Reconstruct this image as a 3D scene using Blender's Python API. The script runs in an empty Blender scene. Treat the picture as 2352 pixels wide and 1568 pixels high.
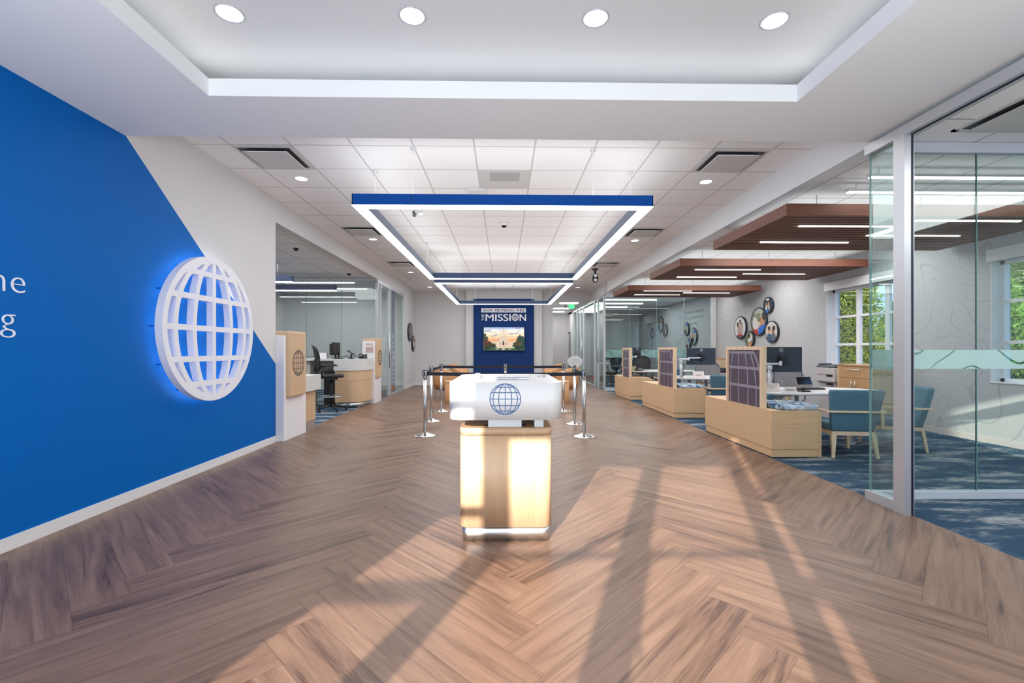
import bpy, bmesh, math, random
from mathutils import Vector, Matrix
PI = math.pi
random.seed(7)
scene = bpy.context.scene
COL = scene.collection

# ------------------------------------------------------------------ camera
cam_data = bpy.data.cameras.new('camera')
cam_data.sensor_width = 36.0
cam_data.lens = 1061.0 / 2352.0 * 36.0
cam_data.shift_y = (801.8 - 784.0) / 2352.0
cam_data.clip_start = 0.05
cam = bpy.data.objects.new('camera', cam_data)
cam.location = (0.0, 0.0, 1.255)
cam.rotation_euler = (PI / 2, 0.0, -0.0186)
COL.objects.link(cam)
scene.camera = cam

# ------------------------------------------------------------------ world, sun, exposure
world = bpy.data.worlds.new('sky')
scene.world = world
world.use_nodes = True
wn = world.node_tree
wn.nodes.clear()
w_out = wn.nodes.new('ShaderNodeOutputWorld')
w_bg = wn.nodes.new('ShaderNodeBackground')
w_tc = wn.nodes.new('ShaderNodeTexCoord')
w_sep = wn.nodes.new('ShaderNodeSeparateXYZ')
w_ramp = wn.nodes.new('ShaderNodeValToRGB')
w_ramp.color_ramp.elements[0].position = 0.0
w_ramp.color_ramp.elements[0].color = (0.62, 0.80, 1.0, 1)
w_ramp.color_ramp.elements[1].position = 0.5
w_ramp.color_ramp.elements[1].color = (0.22, 0.50, 1.0, 1)
wn.links.new(w_tc.outputs['Generated'], w_sep.inputs[0])
wn.links.new(w_sep.outputs['Z'], w_ramp.inputs[0])
wn.links.new(w_ramp.outputs[0], w_bg.inputs[0])
w_bg.inputs[1].default_value = 1.25
wn.links.new(w_bg.outputs[0], w_out.inputs[0])

sun_data = bpy.data.lights.new('sun', 'SUN')
sun_data.energy = 9.5
sun_data.angle = 0.012
sun_data.color = (1.0, 0.87, 0.74)
sun = bpy.data.objects.new('sun', sun_data)
sun.rotation_euler = Vector((0.385, 1.0, -0.348)).to_track_quat('-Z', 'Y').to_euler()
sun.location = (-4, -8, 6)
COL.objects.link(sun)

scene.view_settings.view_transform = 'Standard'
scene.view_settings.look = 'None'
scene.view_settings.exposure = 0.45
scene.view_settings.gamma = 1.0
scene.view_settings.use_curve_mapping = False
scene.cycles.use_denoising = True
scene.cycles.max_bounces = 10
scene.cycles.diffuse_bounces = 6
scene.cycles.transparent_max_bounces = 24
scene.cycles.sample_clamp_indirect = 6.0
scene.cycles.caustics_reflective = False
scene.cycles.caustics_refractive = False


def area(name, loc, sx, sy, energy, color=(1, 1, 1), rot=(0, 0, 0)):
    d = bpy.data.lights.new(name, 'AREA')
    d.shape = 'RECTANGLE'
    d.size = sx
    d.size_y = sy
    d.energy = energy
    d.color = color
    o = bpy.data.objects.new(name, d)
    o.location = loc
    o.rotation_euler = rot
    COL.objects.link(o)
    return o


# unseen fill lamp added inside the entrance front, tilted up in place of daylight
area('entrance_fill', (0.0, -0.70, 1.5), 5.8, 2.7, 175, (0.96, 0.985, 1.0), (PI * 0.80, 0, 0))
# unseen fill lamps added below the ceilings of entry, lobby and side rooms
area('entry_ceiling_fill', (0.0, 0.4, 2.97), 4.6, 1.6, 30, (1, 0.98, 0.96))
area('lobby_ceiling_fill', (0.0, 7.2, 3.27), 5.2, 6.0, 80, (0.97, 0.985, 1))
area('rear_ceiling_fill', (0.0, 12.8, 3.27), 5.0, 4.6, 75, (0.97, 0.985, 1))
area('desk_area_fill', (4.9, 7.3, 2.97), 2.4, 0.7, 45, (1, 0.98, 0.97))
area('desk_area_fill', (4.9, 10.4, 2.97), 2.4, 0.8, 45, (1, 0.98, 0.97))
area('desk_area_fill', (4.9, 13.3, 2.97), 2.4, 0.5, 25, (1, 0.98, 0.97))
area('office_ceiling_fill', (4.9, 1.6, 2.97), 2.2, 2.0, 60, (0.96, 0.99, 1))
area('teller_ceiling_fill', (-4.9, 8.2, 2.97), 2.4, 3.0, 60, (1, 0.98, 0.97))
for _y in (5.8, 8.75, 12.0):
    area('canopy_fill', (4.8, _y, 2.84), 3.0, 1.4, 8, (1, 1, 1), (PI, 0, 0))  # unseen up-facing fill added over each canopy to brighten the ceiling
area('pendant_fill', (0.0, 7.11, 2.80), 2.9, 4.7, 13, (0.97, 0.985, 1), (PI, 0, 0))  # unseen up-facing fill added within each pendant ring to lift the tile ceiling
area('pendant_fill', (0.0, 12.53, 2.80), 2.9, 4.6, 13, (0.97, 0.985, 1), (PI, 0, 0))
area('glass_room_fill', (-4.8, 12.8, 2.93), 2.0, 1.6, 22, (1, 0.98, 0.97))  # unseen fill added in the glass rooms and hall besides their visible fixtures
area('far_room_fill', (4.8, 16.8, 2.93), 2.4, 3.4, 45, (0.9, 0.98, 1))
area('hall_ceiling_fill', (2.4, 19.0, 2.92), 0.8, 4.0, 18, (1, 0.98, 0.96))

# ------------------------------------------------------------------ materials
MATS = {}


def newmat(name):
    m = bpy.data.materials.new(name)
    m.use_nodes = True
    MATS[name] = m
    return m, m.node_tree, m.node_tree.nodes['Principled BSDF']


def mat(name, color, rough=0.5, metal=0.0, noise=0.0, scale=20.0, bump=0.0, spec=0.5, stretch=None):
    if name in MATS:
        return MATS[name]
    m, t, b = newmat(name)
    b.inputs['Base Color'].default_value = (*color, 1)
    b.inputs['Roughness'].default_value = rough
    b.inputs['Metallic'].default_value = metal
    b.inputs['Specular IOR Level'].default_value = spec
    if noise or bump:
        tc = t.nodes.new('ShaderNodeTexCoord')
        mp = t.nodes.new('ShaderNodeMapping')
        if stretch:
            mp.inputs['Scale'].default_value = stretch
        n = t.nodes.new('ShaderNodeTexNoise')
        n.inputs['Scale'].default_value = scale
        n.inputs['Detail'].default_value = 4
        t.links.new(tc.outputs['Object'], mp.inputs[0])
        t.links.new(mp.outputs[0], n.inputs['Vector'])
        if noise:
            r = t.nodes.new('ShaderNodeValToRGB')
            r.color_ramp.elements[0].position = 0.3
            r.color_ramp.elements[1].position = 0.7
            r.color_ramp.elements[0].color = (*[c * (1 - noise) for c in color], 1)
            r.color_ramp.elements[1].color = (*[min(1, c * (1 + noise)) for c in color], 1)
            t.links.new(n.outputs['Fac'], r.inputs[0])
            t.links.new(r.outputs[0], b.inputs['Base Color'])
        if bump:
            bp = t.nodes.new('ShaderNodeBump')
            bp.inputs['Strength'].default_value = bump
            bp.inputs['Distance'].default_value = 0.002
            t.links.new(n.outputs['Fac'], bp.inputs['Height'])
            t.links.new(bp.outputs[0], b.inputs['Normal'])
    return m


def emit(name, color, strength):
    if name in MATS:
        return MATS[name]
    m, t, b = newmat(name)
    b.inputs['Base Color'].default_value = (*color, 1)
    b.inputs['Emission Color'].default_value = (*color, 1)
    b.inputs['Emission Strength'].default_value = strength
    return m


def glassmat(name, tint, f0=0.08):
    """clear sheet: tinted transparency with a mirror share that grows towards grazing angles"""
    m, t, b = newmat(name)
    t.nodes.remove(b)
    out = t.nodes['Material Output']
    tr = t.nodes.new('ShaderNodeBsdfTransparent')
    tr.inputs[0].default_value = (*[math.sqrt(c) for c in tint], 1)
    gl = t.nodes.new('ShaderNodeBsdfGlossy')
    gl.inputs['Roughness'].default_value = 0.0
    gl.inputs[0].default_value = (0.9, 0.97, 0.96, 1)
    geo = t.nodes.new('ShaderNodeNewGeometry')
    dot = t.nodes.new('ShaderNodeVectorMath')
    dot.operation = 'DOT_PRODUCT'
    t.links.new(geo.outputs['Normal'], dot.inputs[0])
    t.links.new(geo.outputs['Incoming'], dot.inputs[1])
    c = mth(t, 'POWER', mth(t, 'SUBTRACT', 1.0, mth(t, 'ABSOLUTE', dot.outputs['Value'])), 5.0)
    f = mth(t, 'ADD', f0, mth(t, 'MULTIPLY', c, 1.0 - f0))
    mx = t.nodes.new('ShaderNodeMixShader')
    t.links.new(f, mx.inputs[0])
    t.links.new(tr.outputs[0], mx.inputs[1])
    t.links.new(gl.outputs[0], mx.inputs[2])
    t.links.new(mx.outputs[0], out.inputs[0])
    return m


def nd(t, kind, **kw):
    n = t.nodes.new(kind)
    for k, v in kw.items():
        setattr(n, k, v)
    return n


def mth(t, op, a, b=None, c=None):
    n = t.nodes.new('ShaderNodeMath')
    n.operation = op
    for i, v in enumerate((a, b, c)):
        if v is None:
            continue
        if isinstance(v, (int, float)):
            n.inputs[i].default_value = v
        else:
            t.links.new(v, n.inputs[i])
    return n.outputs[0]


def mixc(t, fac, c1, c2, blend='MIX'):
    n = t.nodes.new('ShaderNodeMix')
    n.data_type = 'RGBA'
    n.blend_type = blend
    for sock, v in ((n.inputs[0], fac), (n.inputs[6], c1), (n.inputs[7], c2)):
        if isinstance(v, (int, float)):
            sock.default_value = v
        elif isinstance(v, tuple):
            sock.default_value = (*v, 1) if len(v) == 3 else v
        else:
            t.links.new(v, sock)
    return n.outputs[2]


def tile_mat(name, color, line, x0, y0, pitch=0.6096, width=0.018):
    m, t, b = newmat(name)
    tc = nd(t, 'ShaderNodeTexCoord')
    sp = nd(t, 'ShaderNodeSeparateXYZ')
    t.links.new(tc.outputs['Object'], sp.inputs[0])

    def ln(axis, off):
        v = mth(t, 'FRACT', mth(t, 'DIVIDE', mth(t, 'SUBTRACT', sp.outputs[axis], off - 50 * pitch), pitch))
        d = mth(t, 'ABSOLUTE', mth(t, 'SUBTRACT', v, 0.5))
        return mth(t, 'GREATER_THAN', d, 0.5 - width / 2 / pitch)
    l = mth(t, 'MAXIMUM', ln('X', x0), ln('Y', y0))
    n = nd(t, 'ShaderNodeTexNoise')
    n.inputs['Scale'].default_value = 60
    t.links.new(tc.outputs['Object'], n.inputs['Vector'])
    c = mixc(t, l, mixc(t, n.outputs['Fac'], tuple(x * 0.97 for x in color), color), line)
    t.links.new(c, b.inputs['Base Color'])
    b.inputs['Roughness'].default_value = 0.85
    b.inputs['Specular IOR Level'].default_value = 0.2
    bp = nd(t, 'ShaderNodeBump')
    bp.inputs['Strength'].default_value = 0.25
    bp.inputs['Distance'].default_value = 0.004
    t.links.new(mth(t, 'SUBTRACT', 1.0, l), bp.inputs['Height'])
    t.links.new(bp.outputs[0], b.inputs['Normal'])
    return m


tile_center = tile_mat('ceiling_tiles_lobby', (0.92, 0.925, 0.925), (0.60, 0.60, 0.60), -0.9027, 4.6616)
tile_side = tile_mat('ceiling_tiles_side', (0.92, 0.925, 0.93), (0.5, 0.48, 0.49), 3.36, 4.05)


def wood_mat(name, dark, light, axis='Z', scale=1.0, rough=0.42, contrast=0.5):
    m, t, b = newmat(name)
    tc = nd(t, 'ShaderNodeTexCoord')
    mp = nd(t, 'ShaderNodeMapping')
    s = {'X': (0.7, 14, 14), 'Y': (14, 0.7, 14), 'Z': (14, 14, 0.7)}[axis]
    mp.inputs['Scale'].default_value = tuple(v * scale for v in s)
    n = nd(t, 'ShaderNodeTexNoise')
    n.inputs['Scale'].default_value = 3.0
    n.inputs['Detail'].default_value = 8
    n.inputs['Distortion'].default_value = 0.6
    n2 = nd(t, 'ShaderNodeTexNoise')
    n2.inputs['Scale'].default_value = 14.0
    n2.inputs['Detail'].default_value = 4
    t.links.new(tc.outputs['Object'], mp.inputs[0])
    t.links.new(mp.outputs[0], n.inputs['Vector'])
    t.links.new(mp.outputs[0], n2.inputs['Vector'])
    f = mth(t, 'ADD', mth(t, 'MULTIPLY', n.outputs['Fac'], 0.65), mth(t, 'MULTIPLY', n2.outputs['Fac'], 0.35))
    r = nd(t, 'ShaderNodeValToRGB')
    r.color_ramp.elements[0].position = 0.5 - 0.5 * contrast * 0.5
    r.color_ramp.elements[1].position = 0.5 + 0.5 * contrast * 0.5
    r.color_ramp.elements[0].color = (*dark, 1)
    r.color_ramp.elements[1].color = (*light, 1)
    t.links.new(f, r.inputs[0])
    t.links.new(r.outputs[0], b.inputs['Base Color'])
    b.inputs['Roughness'].default_value = rough
    return m


oak = wood_mat('oak_veneer_vertical', (0.54, 0.36, 0.215), (0.66, 0.475, 0.305), 'Z', contrast=0.9)
oakh = wood_mat('oak_veneer_horizontal', (0.58, 0.375, 0.21), (0.72, 0.50, 0.30), 'X', contrast=0.9)
oakd = wood_mat('cabinet_veneer', (0.42, 0.235, 0.105), (0.54, 0.32, 0.155), 'Z', contrast=0.9)
oakl = wood_mat('light_wood', (0.68, 0.50, 0.33), (0.80, 0.62, 0.43), 'Z')
walnut = wood_mat('walnut_slats', (0.11, 0.035, 0.018), (0.20, 0.070, 0.038), 'X', rough=0.5, contrast=0.9)

wall_white = mat('painted_drywall', (0.66, 0.66, 0.67), 0.75, noise=0.01, scale=80, bump=0.08, spec=0.25)
ceil_paint = mat('ceiling_paint', (0.82, 0.85, 0.865), 0.8, noise=0.01, scale=60, bump=0.05, spec=0.2)
trim_white = mat('white_trim_paint', (0.76, 0.76, 0.77), 0.45)
quartz, _t, _b = newmat('white_quartz')
_tc = nd(_t, 'ShaderNodeTexCoord')
_n = nd(_t, 'ShaderNodeTexNoise'); _n.inputs['Scale'].default_value = 2.6; _n.inputs['Detail'].default_value = 6; _n.inputs['Distortion'].default_value = 1.2
_t.links.new(_tc.outputs['Object'], _n.inputs['Vector'])
_v = mth(_t, 'LESS_THAN', mth(_t, 'ABSOLUTE', mth(_t, 'SUBTRACT', _n.outputs['Fac'], 0.5)), 0.006)
_t.links.new(mixc(_t, mth(_t, 'MULTIPLY', _v, 0.16), (0.64, 0.65, 0.65), (0.44, 0.44, 0.43)), _b.inputs['Base Color'])
_b.inputs['Roughness'].default_value = 0.32
_b.inputs['Specular IOR Level'].default_value = 0.3
white_gloss = mat('white_gloss', (0.80, 0.80, 0.83), 0.2)
steel = mat('brushed_steel', (0.62, 0.63, 0.64), 0.28, 1.0)
chrome = mat('satin_chrome', (0.60, 0.58, 0.55), 0.22, 1.0)
alum = mat('anodised_aluminium', (0.60, 0.62, 0.65), 0.38, 0.6)
alum_l = mat('pale_aluminium', (0.66, 0.72, 0.80), 0.4, 0.3)
silver = mat('silver_paint', (0.62, 0.65, 0.70), 0.3, 0.3)
black = mat('black_plastic', (0.012, 0.012, 0.014), 0.4)
blackg = mat('black_glass', (0.008, 0.010, 0.014), 0.08)
charcoal = mat('charcoal_plastic', (0.05, 0.055, 0.065), 0.5)
belt_m = mat('belt_webbing', (0.010, 0.014, 0.028), 0.7)
gasket = mat('dark_gasket', (0.006, 0.009, 0.03), 0.5)
navy_pend = mat('navy_enamel', (0.0, 0.060, 0.30), 0.5, spec=0.15)
grey_pend = mat('inner_fixture_enamel', (0.018, 0.045, 0.115), 0.5)
felt = mat('navy_felt', (0.016, 0.045, 0.165), 0.95, noise=0.25, scale=300, bump=0.3, spec=0.1)
letter = mat('brushed_letter', (0.72, 0.73, 0.76), 0.4, 0.1)
white_letter = mat('white_letter', (0.82, 0.83, 0.90), 0.4)
logo_blue = mat('logo_blue', (0.010, 0.080, 0.235), 0.4)
logo_grey = mat('logo_pewter', (0.16, 0.13, 0.11), 0.5)
seat_blue = mat('slate_blue_upholstery', (0.085, 0.185, 0.255), 0.75, noise=0.12, scale=180, bump=0.2, spec=0.3)
tan = mat('tan_leather', (0.56, 0.31, 0.14), 0.55, noise=0.05, scale=60)
chair_grey = mat('grey_mesh', (0.20, 0.195, 0.21), 0.7, noise=0.2, scale=400)
chair_frame = mat('graphite_frame', (0.13, 0.16, 0.19), 0.45)
beige = mat('putty_plastic', (0.52, 0.47, 0.46), 0.5)
paper = mat('paper_card', (0.74, 0.66, 0.62), 0.6)
film_navy = mat('navy_window_film', (0.02, 0.06, 0.24), 0.5)
film_orange = mat('orange_window_film', (0.75, 0.11, 0.02), 0.5)
glass_n = glassmat('office_glass', (0.80, 0.895, 0.885), 0.055)
glass_f = glassmat('partition_glass', (0.84, 0.91, 0.90), 0.05)
glass_w = glassmat('window_glass', (0.96, 0.98, 0.98), 0.03)
glass_edge = mat('green_glass_edge', (0.18, 0.34, 0.32), 0.1)
led = emit('led_diffuser', (1.0, 1.0, 1.0), 5.0)
led_up = emit('upper_led_diffuser', (1.0, 1.0, 1.0), 2.0)
led_small = emit('led_bar', (1.0, 0.97, 0.93), 8.0)
led_cove = emit('cove_led', (1.0, 1.0, 1.0), 1.9)
led_halo = emit('halo_led', (0.92, 0.96, 1.0), 2.2)
led_down = emit('downlight_lens', (1.0, 0.98, 0.95), 12.0)
exit_green = emit('exit_sign_green', (0.02, 0.85, 0.16), 1.3)
led_dot = emit('indicator_light', (1, 1, 1), 3.0)

# frosted film with clear contour lines
frost, _t, _b = newmat('frosted_film')
_b.inputs['Base Color'].default_value = (0.60, 0.78, 0.76, 1)
_b.inputs['Roughness'].default_value = 0.6
_out = _t.nodes['Material Output']
_tr = nd(_t, 'ShaderNodeBsdfTransparent'); _tr.inputs[0].default_value = (0.75, 0.92, 0.90, 1)
_mx = nd(_t, 'ShaderNodeMixShader')
_tc = nd(_t, 'ShaderNodeTexCoord')
_n = nd(_t, 'ShaderNodeTexNoise'); _n.inputs['Scale'].default_value = 1.7; _n.inputs['Detail'].default_value = 0.5
_t.links.new(_tc.outputs['Object'], _n.inputs['Vector'])
_f = mth(_t, 'FRACT', mth(_t, 'MULTIPLY', _n.outputs['Fac'], 7.0))
_l = mth(_t, 'LESS_THAN', mth(_t, 'ABSOLUTE', mth(_t, 'SUBTRACT', _f, 0.5)), 0.035)
_fac = mth(_t, 'MULTIPLY', mth(_t, 'SUBTRACT', 1.0, _l), 0.62)
_t.links.new(_fac, _mx.inputs[0]); _t.links.new(_tr.outputs[0], _mx.inputs[1]); _t.links.new(_b.outputs[0], _mx.inputs[2])
_t.links.new(_mx.outputs[0], _out.inputs[0])

# topographic wallpaper
topo, _t, _b = newmat('contour_wallpaper')
_tc = nd(_t, 'ShaderNodeTexCoord')
_mp = nd(_t, 'ShaderNodeMapping'); _mp.inputs['Scale'].default_value = (1, 0.62, 0.5)
_n = nd(_t, 'ShaderNodeTexNoise'); _n.inputs['Scale'].default_value = 1.05; _n.inputs['Detail'].default_value = 1.0; _n.inputs['Distortion'].default_value = 0.5
_t.links.new(_tc.outputs['Object'], _mp.inputs[0]); _t.links.new(_mp.outputs[0], _n.inputs['Vector'])
_f = mth(_t, 'FRACT', mth(_t, 'MULTIPLY', _n.outputs['Fac'], 32.0))
_l = mth(_t, 'LESS_THAN', mth(_t, 'ABSOLUTE', mth(_t, 'SUBTRACT', _f, 0.5)), 0.042)
_t.links.new(mixc(_t, mth(_t, 'MULTIPLY', _l, 0.42), (0.44, 0.44, 0.45), (0.26, 0.26, 0.27)), _b.inputs['Base Color'])
_b.inputs['Roughness'].default_value = 0.7
_b.inputs['Specular IOR Level'].default_value = 0.2

# white wall with the blue painted field under a diagonal
paint, _t, _b = newmat('blue_and_white_wall_paint')
_tc = nd(_t, 'ShaderNodeTexCoord')
_sp = nd(_t, 'ShaderNodeSeparateXYZ'); _t.links.new(_tc.outputs['Object'], _sp.inputs[0])
_n = nd(_t, 'ShaderNodeTexNoise'); _n.inputs['Scale'].default_value = 140
_t.links.new(_tc.outputs['Object'], _n.inputs['Vector'])
_d = mth(_t, 'ADD', _sp.outputs['Z'], mth(_t, 'MULTIPLY', _sp.outputs['Y'], 0.7825))
_k = mth(_t, 'LESS_THAN', _d, 3.0 + 0.7825 * 3.84)
_blue = mixc(_t, _n.outputs['Fac'], (0.0, 0.115, 0.44), (0.0, 0.135, 0.50))
_t.links.new(mixc(_t, _k, (0.66, 0.66, 0.67), _blue), _b.inputs['Base Color'])
_b.inputs['Roughness'].default_value = 0.5
_b.inputs['Specular IOR Level'].default_value = 0.1
_bp = nd(_t, 'ShaderNodeBump'); _bp.inputs['Strength'].default_value = 0.08; _bp.inputs['Distance'].default_value = 0.002
_t.links.new(_n.outputs['Fac'], _bp.inputs['Height']); _t.links.new(_bp.outputs[0], _b.inputs['Normal'])

# carpet
carpet, _t, _b = newmat('streaked_carpet')
_tc = nd(_t, 'ShaderNodeTexCoord')
_mp = nd(_t, 'ShaderNodeMapping'); _mp.inputs['Rotation'].default_value = (0, 0, 0.12); _mp.inputs['Scale'].default_value = (1.5, 5.0, 1)
_mp2 = nd(_t, 'ShaderNodeMapping'); _mp2.inputs['Rotation'].default_value = (0, 0, 0.12); _mp2.inputs['Scale'].default_value = (8, 55, 1)
_n1 = nd(_t, 'ShaderNodeTexNoise'); _n1.inputs['Scale'].default_value = 1.0; _n1.inputs['Detail'].default_value = 3
_n2 = nd(_t, 'ShaderNodeTexNoise'); _n2.inputs['Scale'].default_value = 1.5; _n2.inputs['Detail'].default_value = 5
_n3 = nd(_t, 'ShaderNodeTexNoise'); _n3.inputs['Scale'].default_value = 260
_t.links.new(_tc.outputs['Object'], _mp.inputs[0]); _t.links.new(_tc.outputs['Object'], _mp2.inputs[0])
_t.links.new(_mp.outputs[0], _n1.inputs['Vector']); _t.links.new(_mp2.outputs[0], _n2.inputs['Vector']); _t.links.new(_tc.outputs['Object'], _n3.inputs['Vector'])
_s = mth(_t, 'ADD', mth(_t, 'MULTIPLY', _n1.outputs['Fac'], 1.0), mth(_t, 'MULTIPLY', _n2.outputs['Fac'], 0.55))
_r = nd(_t, 'ShaderNodeValToRGB')
_e = _r.color_ramp.elements
_e[0].position = 0.72; _e[0].color = (0.030, 0.068, 0.115, 1)
_e[1].position = 0.96; _e[1].color = (0.34, 0.36, 0.37, 1)
_x = _e.new(0.80); _x.color = (0.055, 0.095, 0.14, 1)
_x = _e.new(0.86); _x.color = (0.16, 0.19, 0.22, 1)
_t.links.new(_s, _r.inputs[0])
_t.links.new(mixc(_t, 0.6, _r.outputs[0], mixc(_t, _n3.outputs['Fac'], (0.25, 0.25, 0.25), (1.7, 1.7, 1.7)), 'MULTIPLY'), _b.inputs['Base Color'])
_b.inputs['Roughness'].default_value = 0.95
_b.inputs['Specular IOR Level'].default_value = 0.1

# plank floor: UV 'plank' holds metres along / across each board, UV 'seed' a random pair per board
plank, _t, _b = newmat('herringbone_planks')
_uv = nd(_t, 'ShaderNodeUVMap', uv_map='plank')
_us = nd(_t, 'ShaderNodeUVMap', uv_map='seed')
_add = nd(_t, 'ShaderNodeVectorMath', operation='MULTIPLY_ADD')
_t.links.new(_us.outputs[0], _add.inputs[0]); _add.inputs[1].default_value = (37, 19, 0); _t.links.new(_uv.outputs[0], _add.inputs[2])
_mpa = nd(_t, 'ShaderNodeMapping'); _mpa.inputs['Scale'].default_value = (0.55, 7.0, 1)
_mpb = nd(_t, 'ShaderNodeMapping'); _mpb.inputs['Scale'].default_value = (4, 90, 1)
_t.links.new(_add.outputs[0], _mpa.inputs[0]); _t.links.new(_add.outputs[0], _mpb.inputs[0])
_na = nd(_t, 'ShaderNodeTexNoise'); _na.inputs['Scale'].default_value = 2.0; _na.inputs['Detail'].default_value = 6; _na.inputs['Distortion'].default_value = 1.2
_nb = nd(_t, 'ShaderNodeTexNoise'); _nb.inputs['Scale'].default_value = 2.0; _nb.inputs['Detail'].default_value = 5
_t.links.new(_mpa.outputs[0], _na.inputs['Vector']); _t.links.new(_mpb.outputs[0], _nb.inputs['Vector'])
_seed = nd(_t, 'ShaderNodeSeparateXYZ'); _t.links.new(_us.outputs[0], _seed.inputs[0])
_g = mth(_t, 'ADD', mth(_t, 'ADD', mth(_t, 'MULTIPLY', _na.outputs['Fac'], 0.75), mth(_t, 'MULTIPLY', _nb.outputs['Fac'], 0.30)), mth(_t, 'MULTIPLY', mth(_t, 'SUBTRACT', _seed.outputs['X'], 0.5), 0.10))
_r = nd(_t, 'ShaderNodeValToRGB')
_e = _r.color_ramp.elements
_e[0].position = 0.34; _e[0].color = (0.080, 0.046, 0.034, 1)
_e[1].position = 0.70; _e[1].color = (0.285, 0.176, 0.122, 1)
_x = _e.new(0.45); _x.color = (0.170, 0.100, 0.070, 1)
_x = _e.new(0.56); _x.color = (0.225, 0.137, 0.094, 1)
_t.links.new(_g, _r.inputs[0])
_suv = nd(_t, 'ShaderNodeSeparateXYZ'); _t.links.new(_uv.outputs[0], _suv.inputs[0])
_PL, _PW = 1.47, 0.226
_ea = mth(_t, 'MINIMUM', _suv.outputs['X'], mth(_t, 'SUBTRACT', _PL, _suv.outputs['X']))
_eb = mth(_t, 'MINIMUM', _suv.outputs['Y'], mth(_t, 'SUBTRACT', _PW, _suv.outputs['Y']))
_ln = mth(_t, 'LESS_THAN', mth(_t, 'MINIMUM', _ea, _eb), 0.0014)
_t.links.new(mixc(_t, mth(_t, 'MULTIPLY', _ln, 0.7), _r.outputs[0], (0.08, 0.045, 0.03)), _b.inputs['Base Color'])
_b.inputs['Roughness'].default_value = 0.36
_b.inputs['Specular IOR Level'].default_value = 0.32
_bp = nd(_t, 'ShaderNodeBump'); _bp.inputs['Strength'].default_value = 0.12; _bp.inputs['Distance'].default_value = 0.002
_t.links.new(_nb.outputs['Fac'], _bp.inputs['Height']); _t.links.new(_bp.outputs[0], _b.inputs['Normal'])

# patterned cushion cloth: rhombus blocks in blues and greys
cush, _t, _b = newmat('patterned_cushion_cloth')
_tc = nd(_t, 'ShaderNodeTexCoord')
_mp = nd(_t, 'ShaderNodeMapping'); _mp.inputs['Scale'].default_value = (14, 14, 14); _mp.inputs['Rotation'].default_value = (0.35, 0.2, 0.785)
_vo = nd(_t, 'ShaderNodeTexVoronoi'); _vo.distance = 'MANHATTAN'; _vo.inputs['Scale'].default_value = 1.3; _vo.inputs['Randomness'].default_value = 0.25
_t.links.new(_tc.outputs['Object'], _mp.inputs[0]); _t.links.new(_mp.outputs[0], _vo.inputs['Vector'])
_sc = nd(_t, 'ShaderNodeSeparateColor'); _t.links.new(_vo.outputs['Color'], _sc.inputs[0])
_r = nd(_t, 'ShaderNodeValToRGB'); _r.color_ramp.interpolation = 'CONSTANT'
_e = _r.color_ramp.elements
_e[0].position = 0.0; _e[0].color = (0.36, 0.47, 0.60, 1)
_e[1].position = 0.25; _e[1].color = (0.03, 0.10, 0.19, 1)
for _p, _c in ((0.42, (0.55, 0.66, 0.76)), (0.6, (0.16, 0.20, 0.24)), (0.72, (0.07, 0.22, 0.36)), (0.85, (0.42, 0.42, 0.44))):
    _x = _e.new(_p); _x.color = (*_c, 1)
_t.links.new(_sc.outputs[0], _r.inputs[0]); _t.links.new(_r.outputs[0], _b.inputs['Base Color'])
_b.inputs['Roughness'].default_value = 0.9

# ------------------------------------------------------------------ mesh helpers


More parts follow.
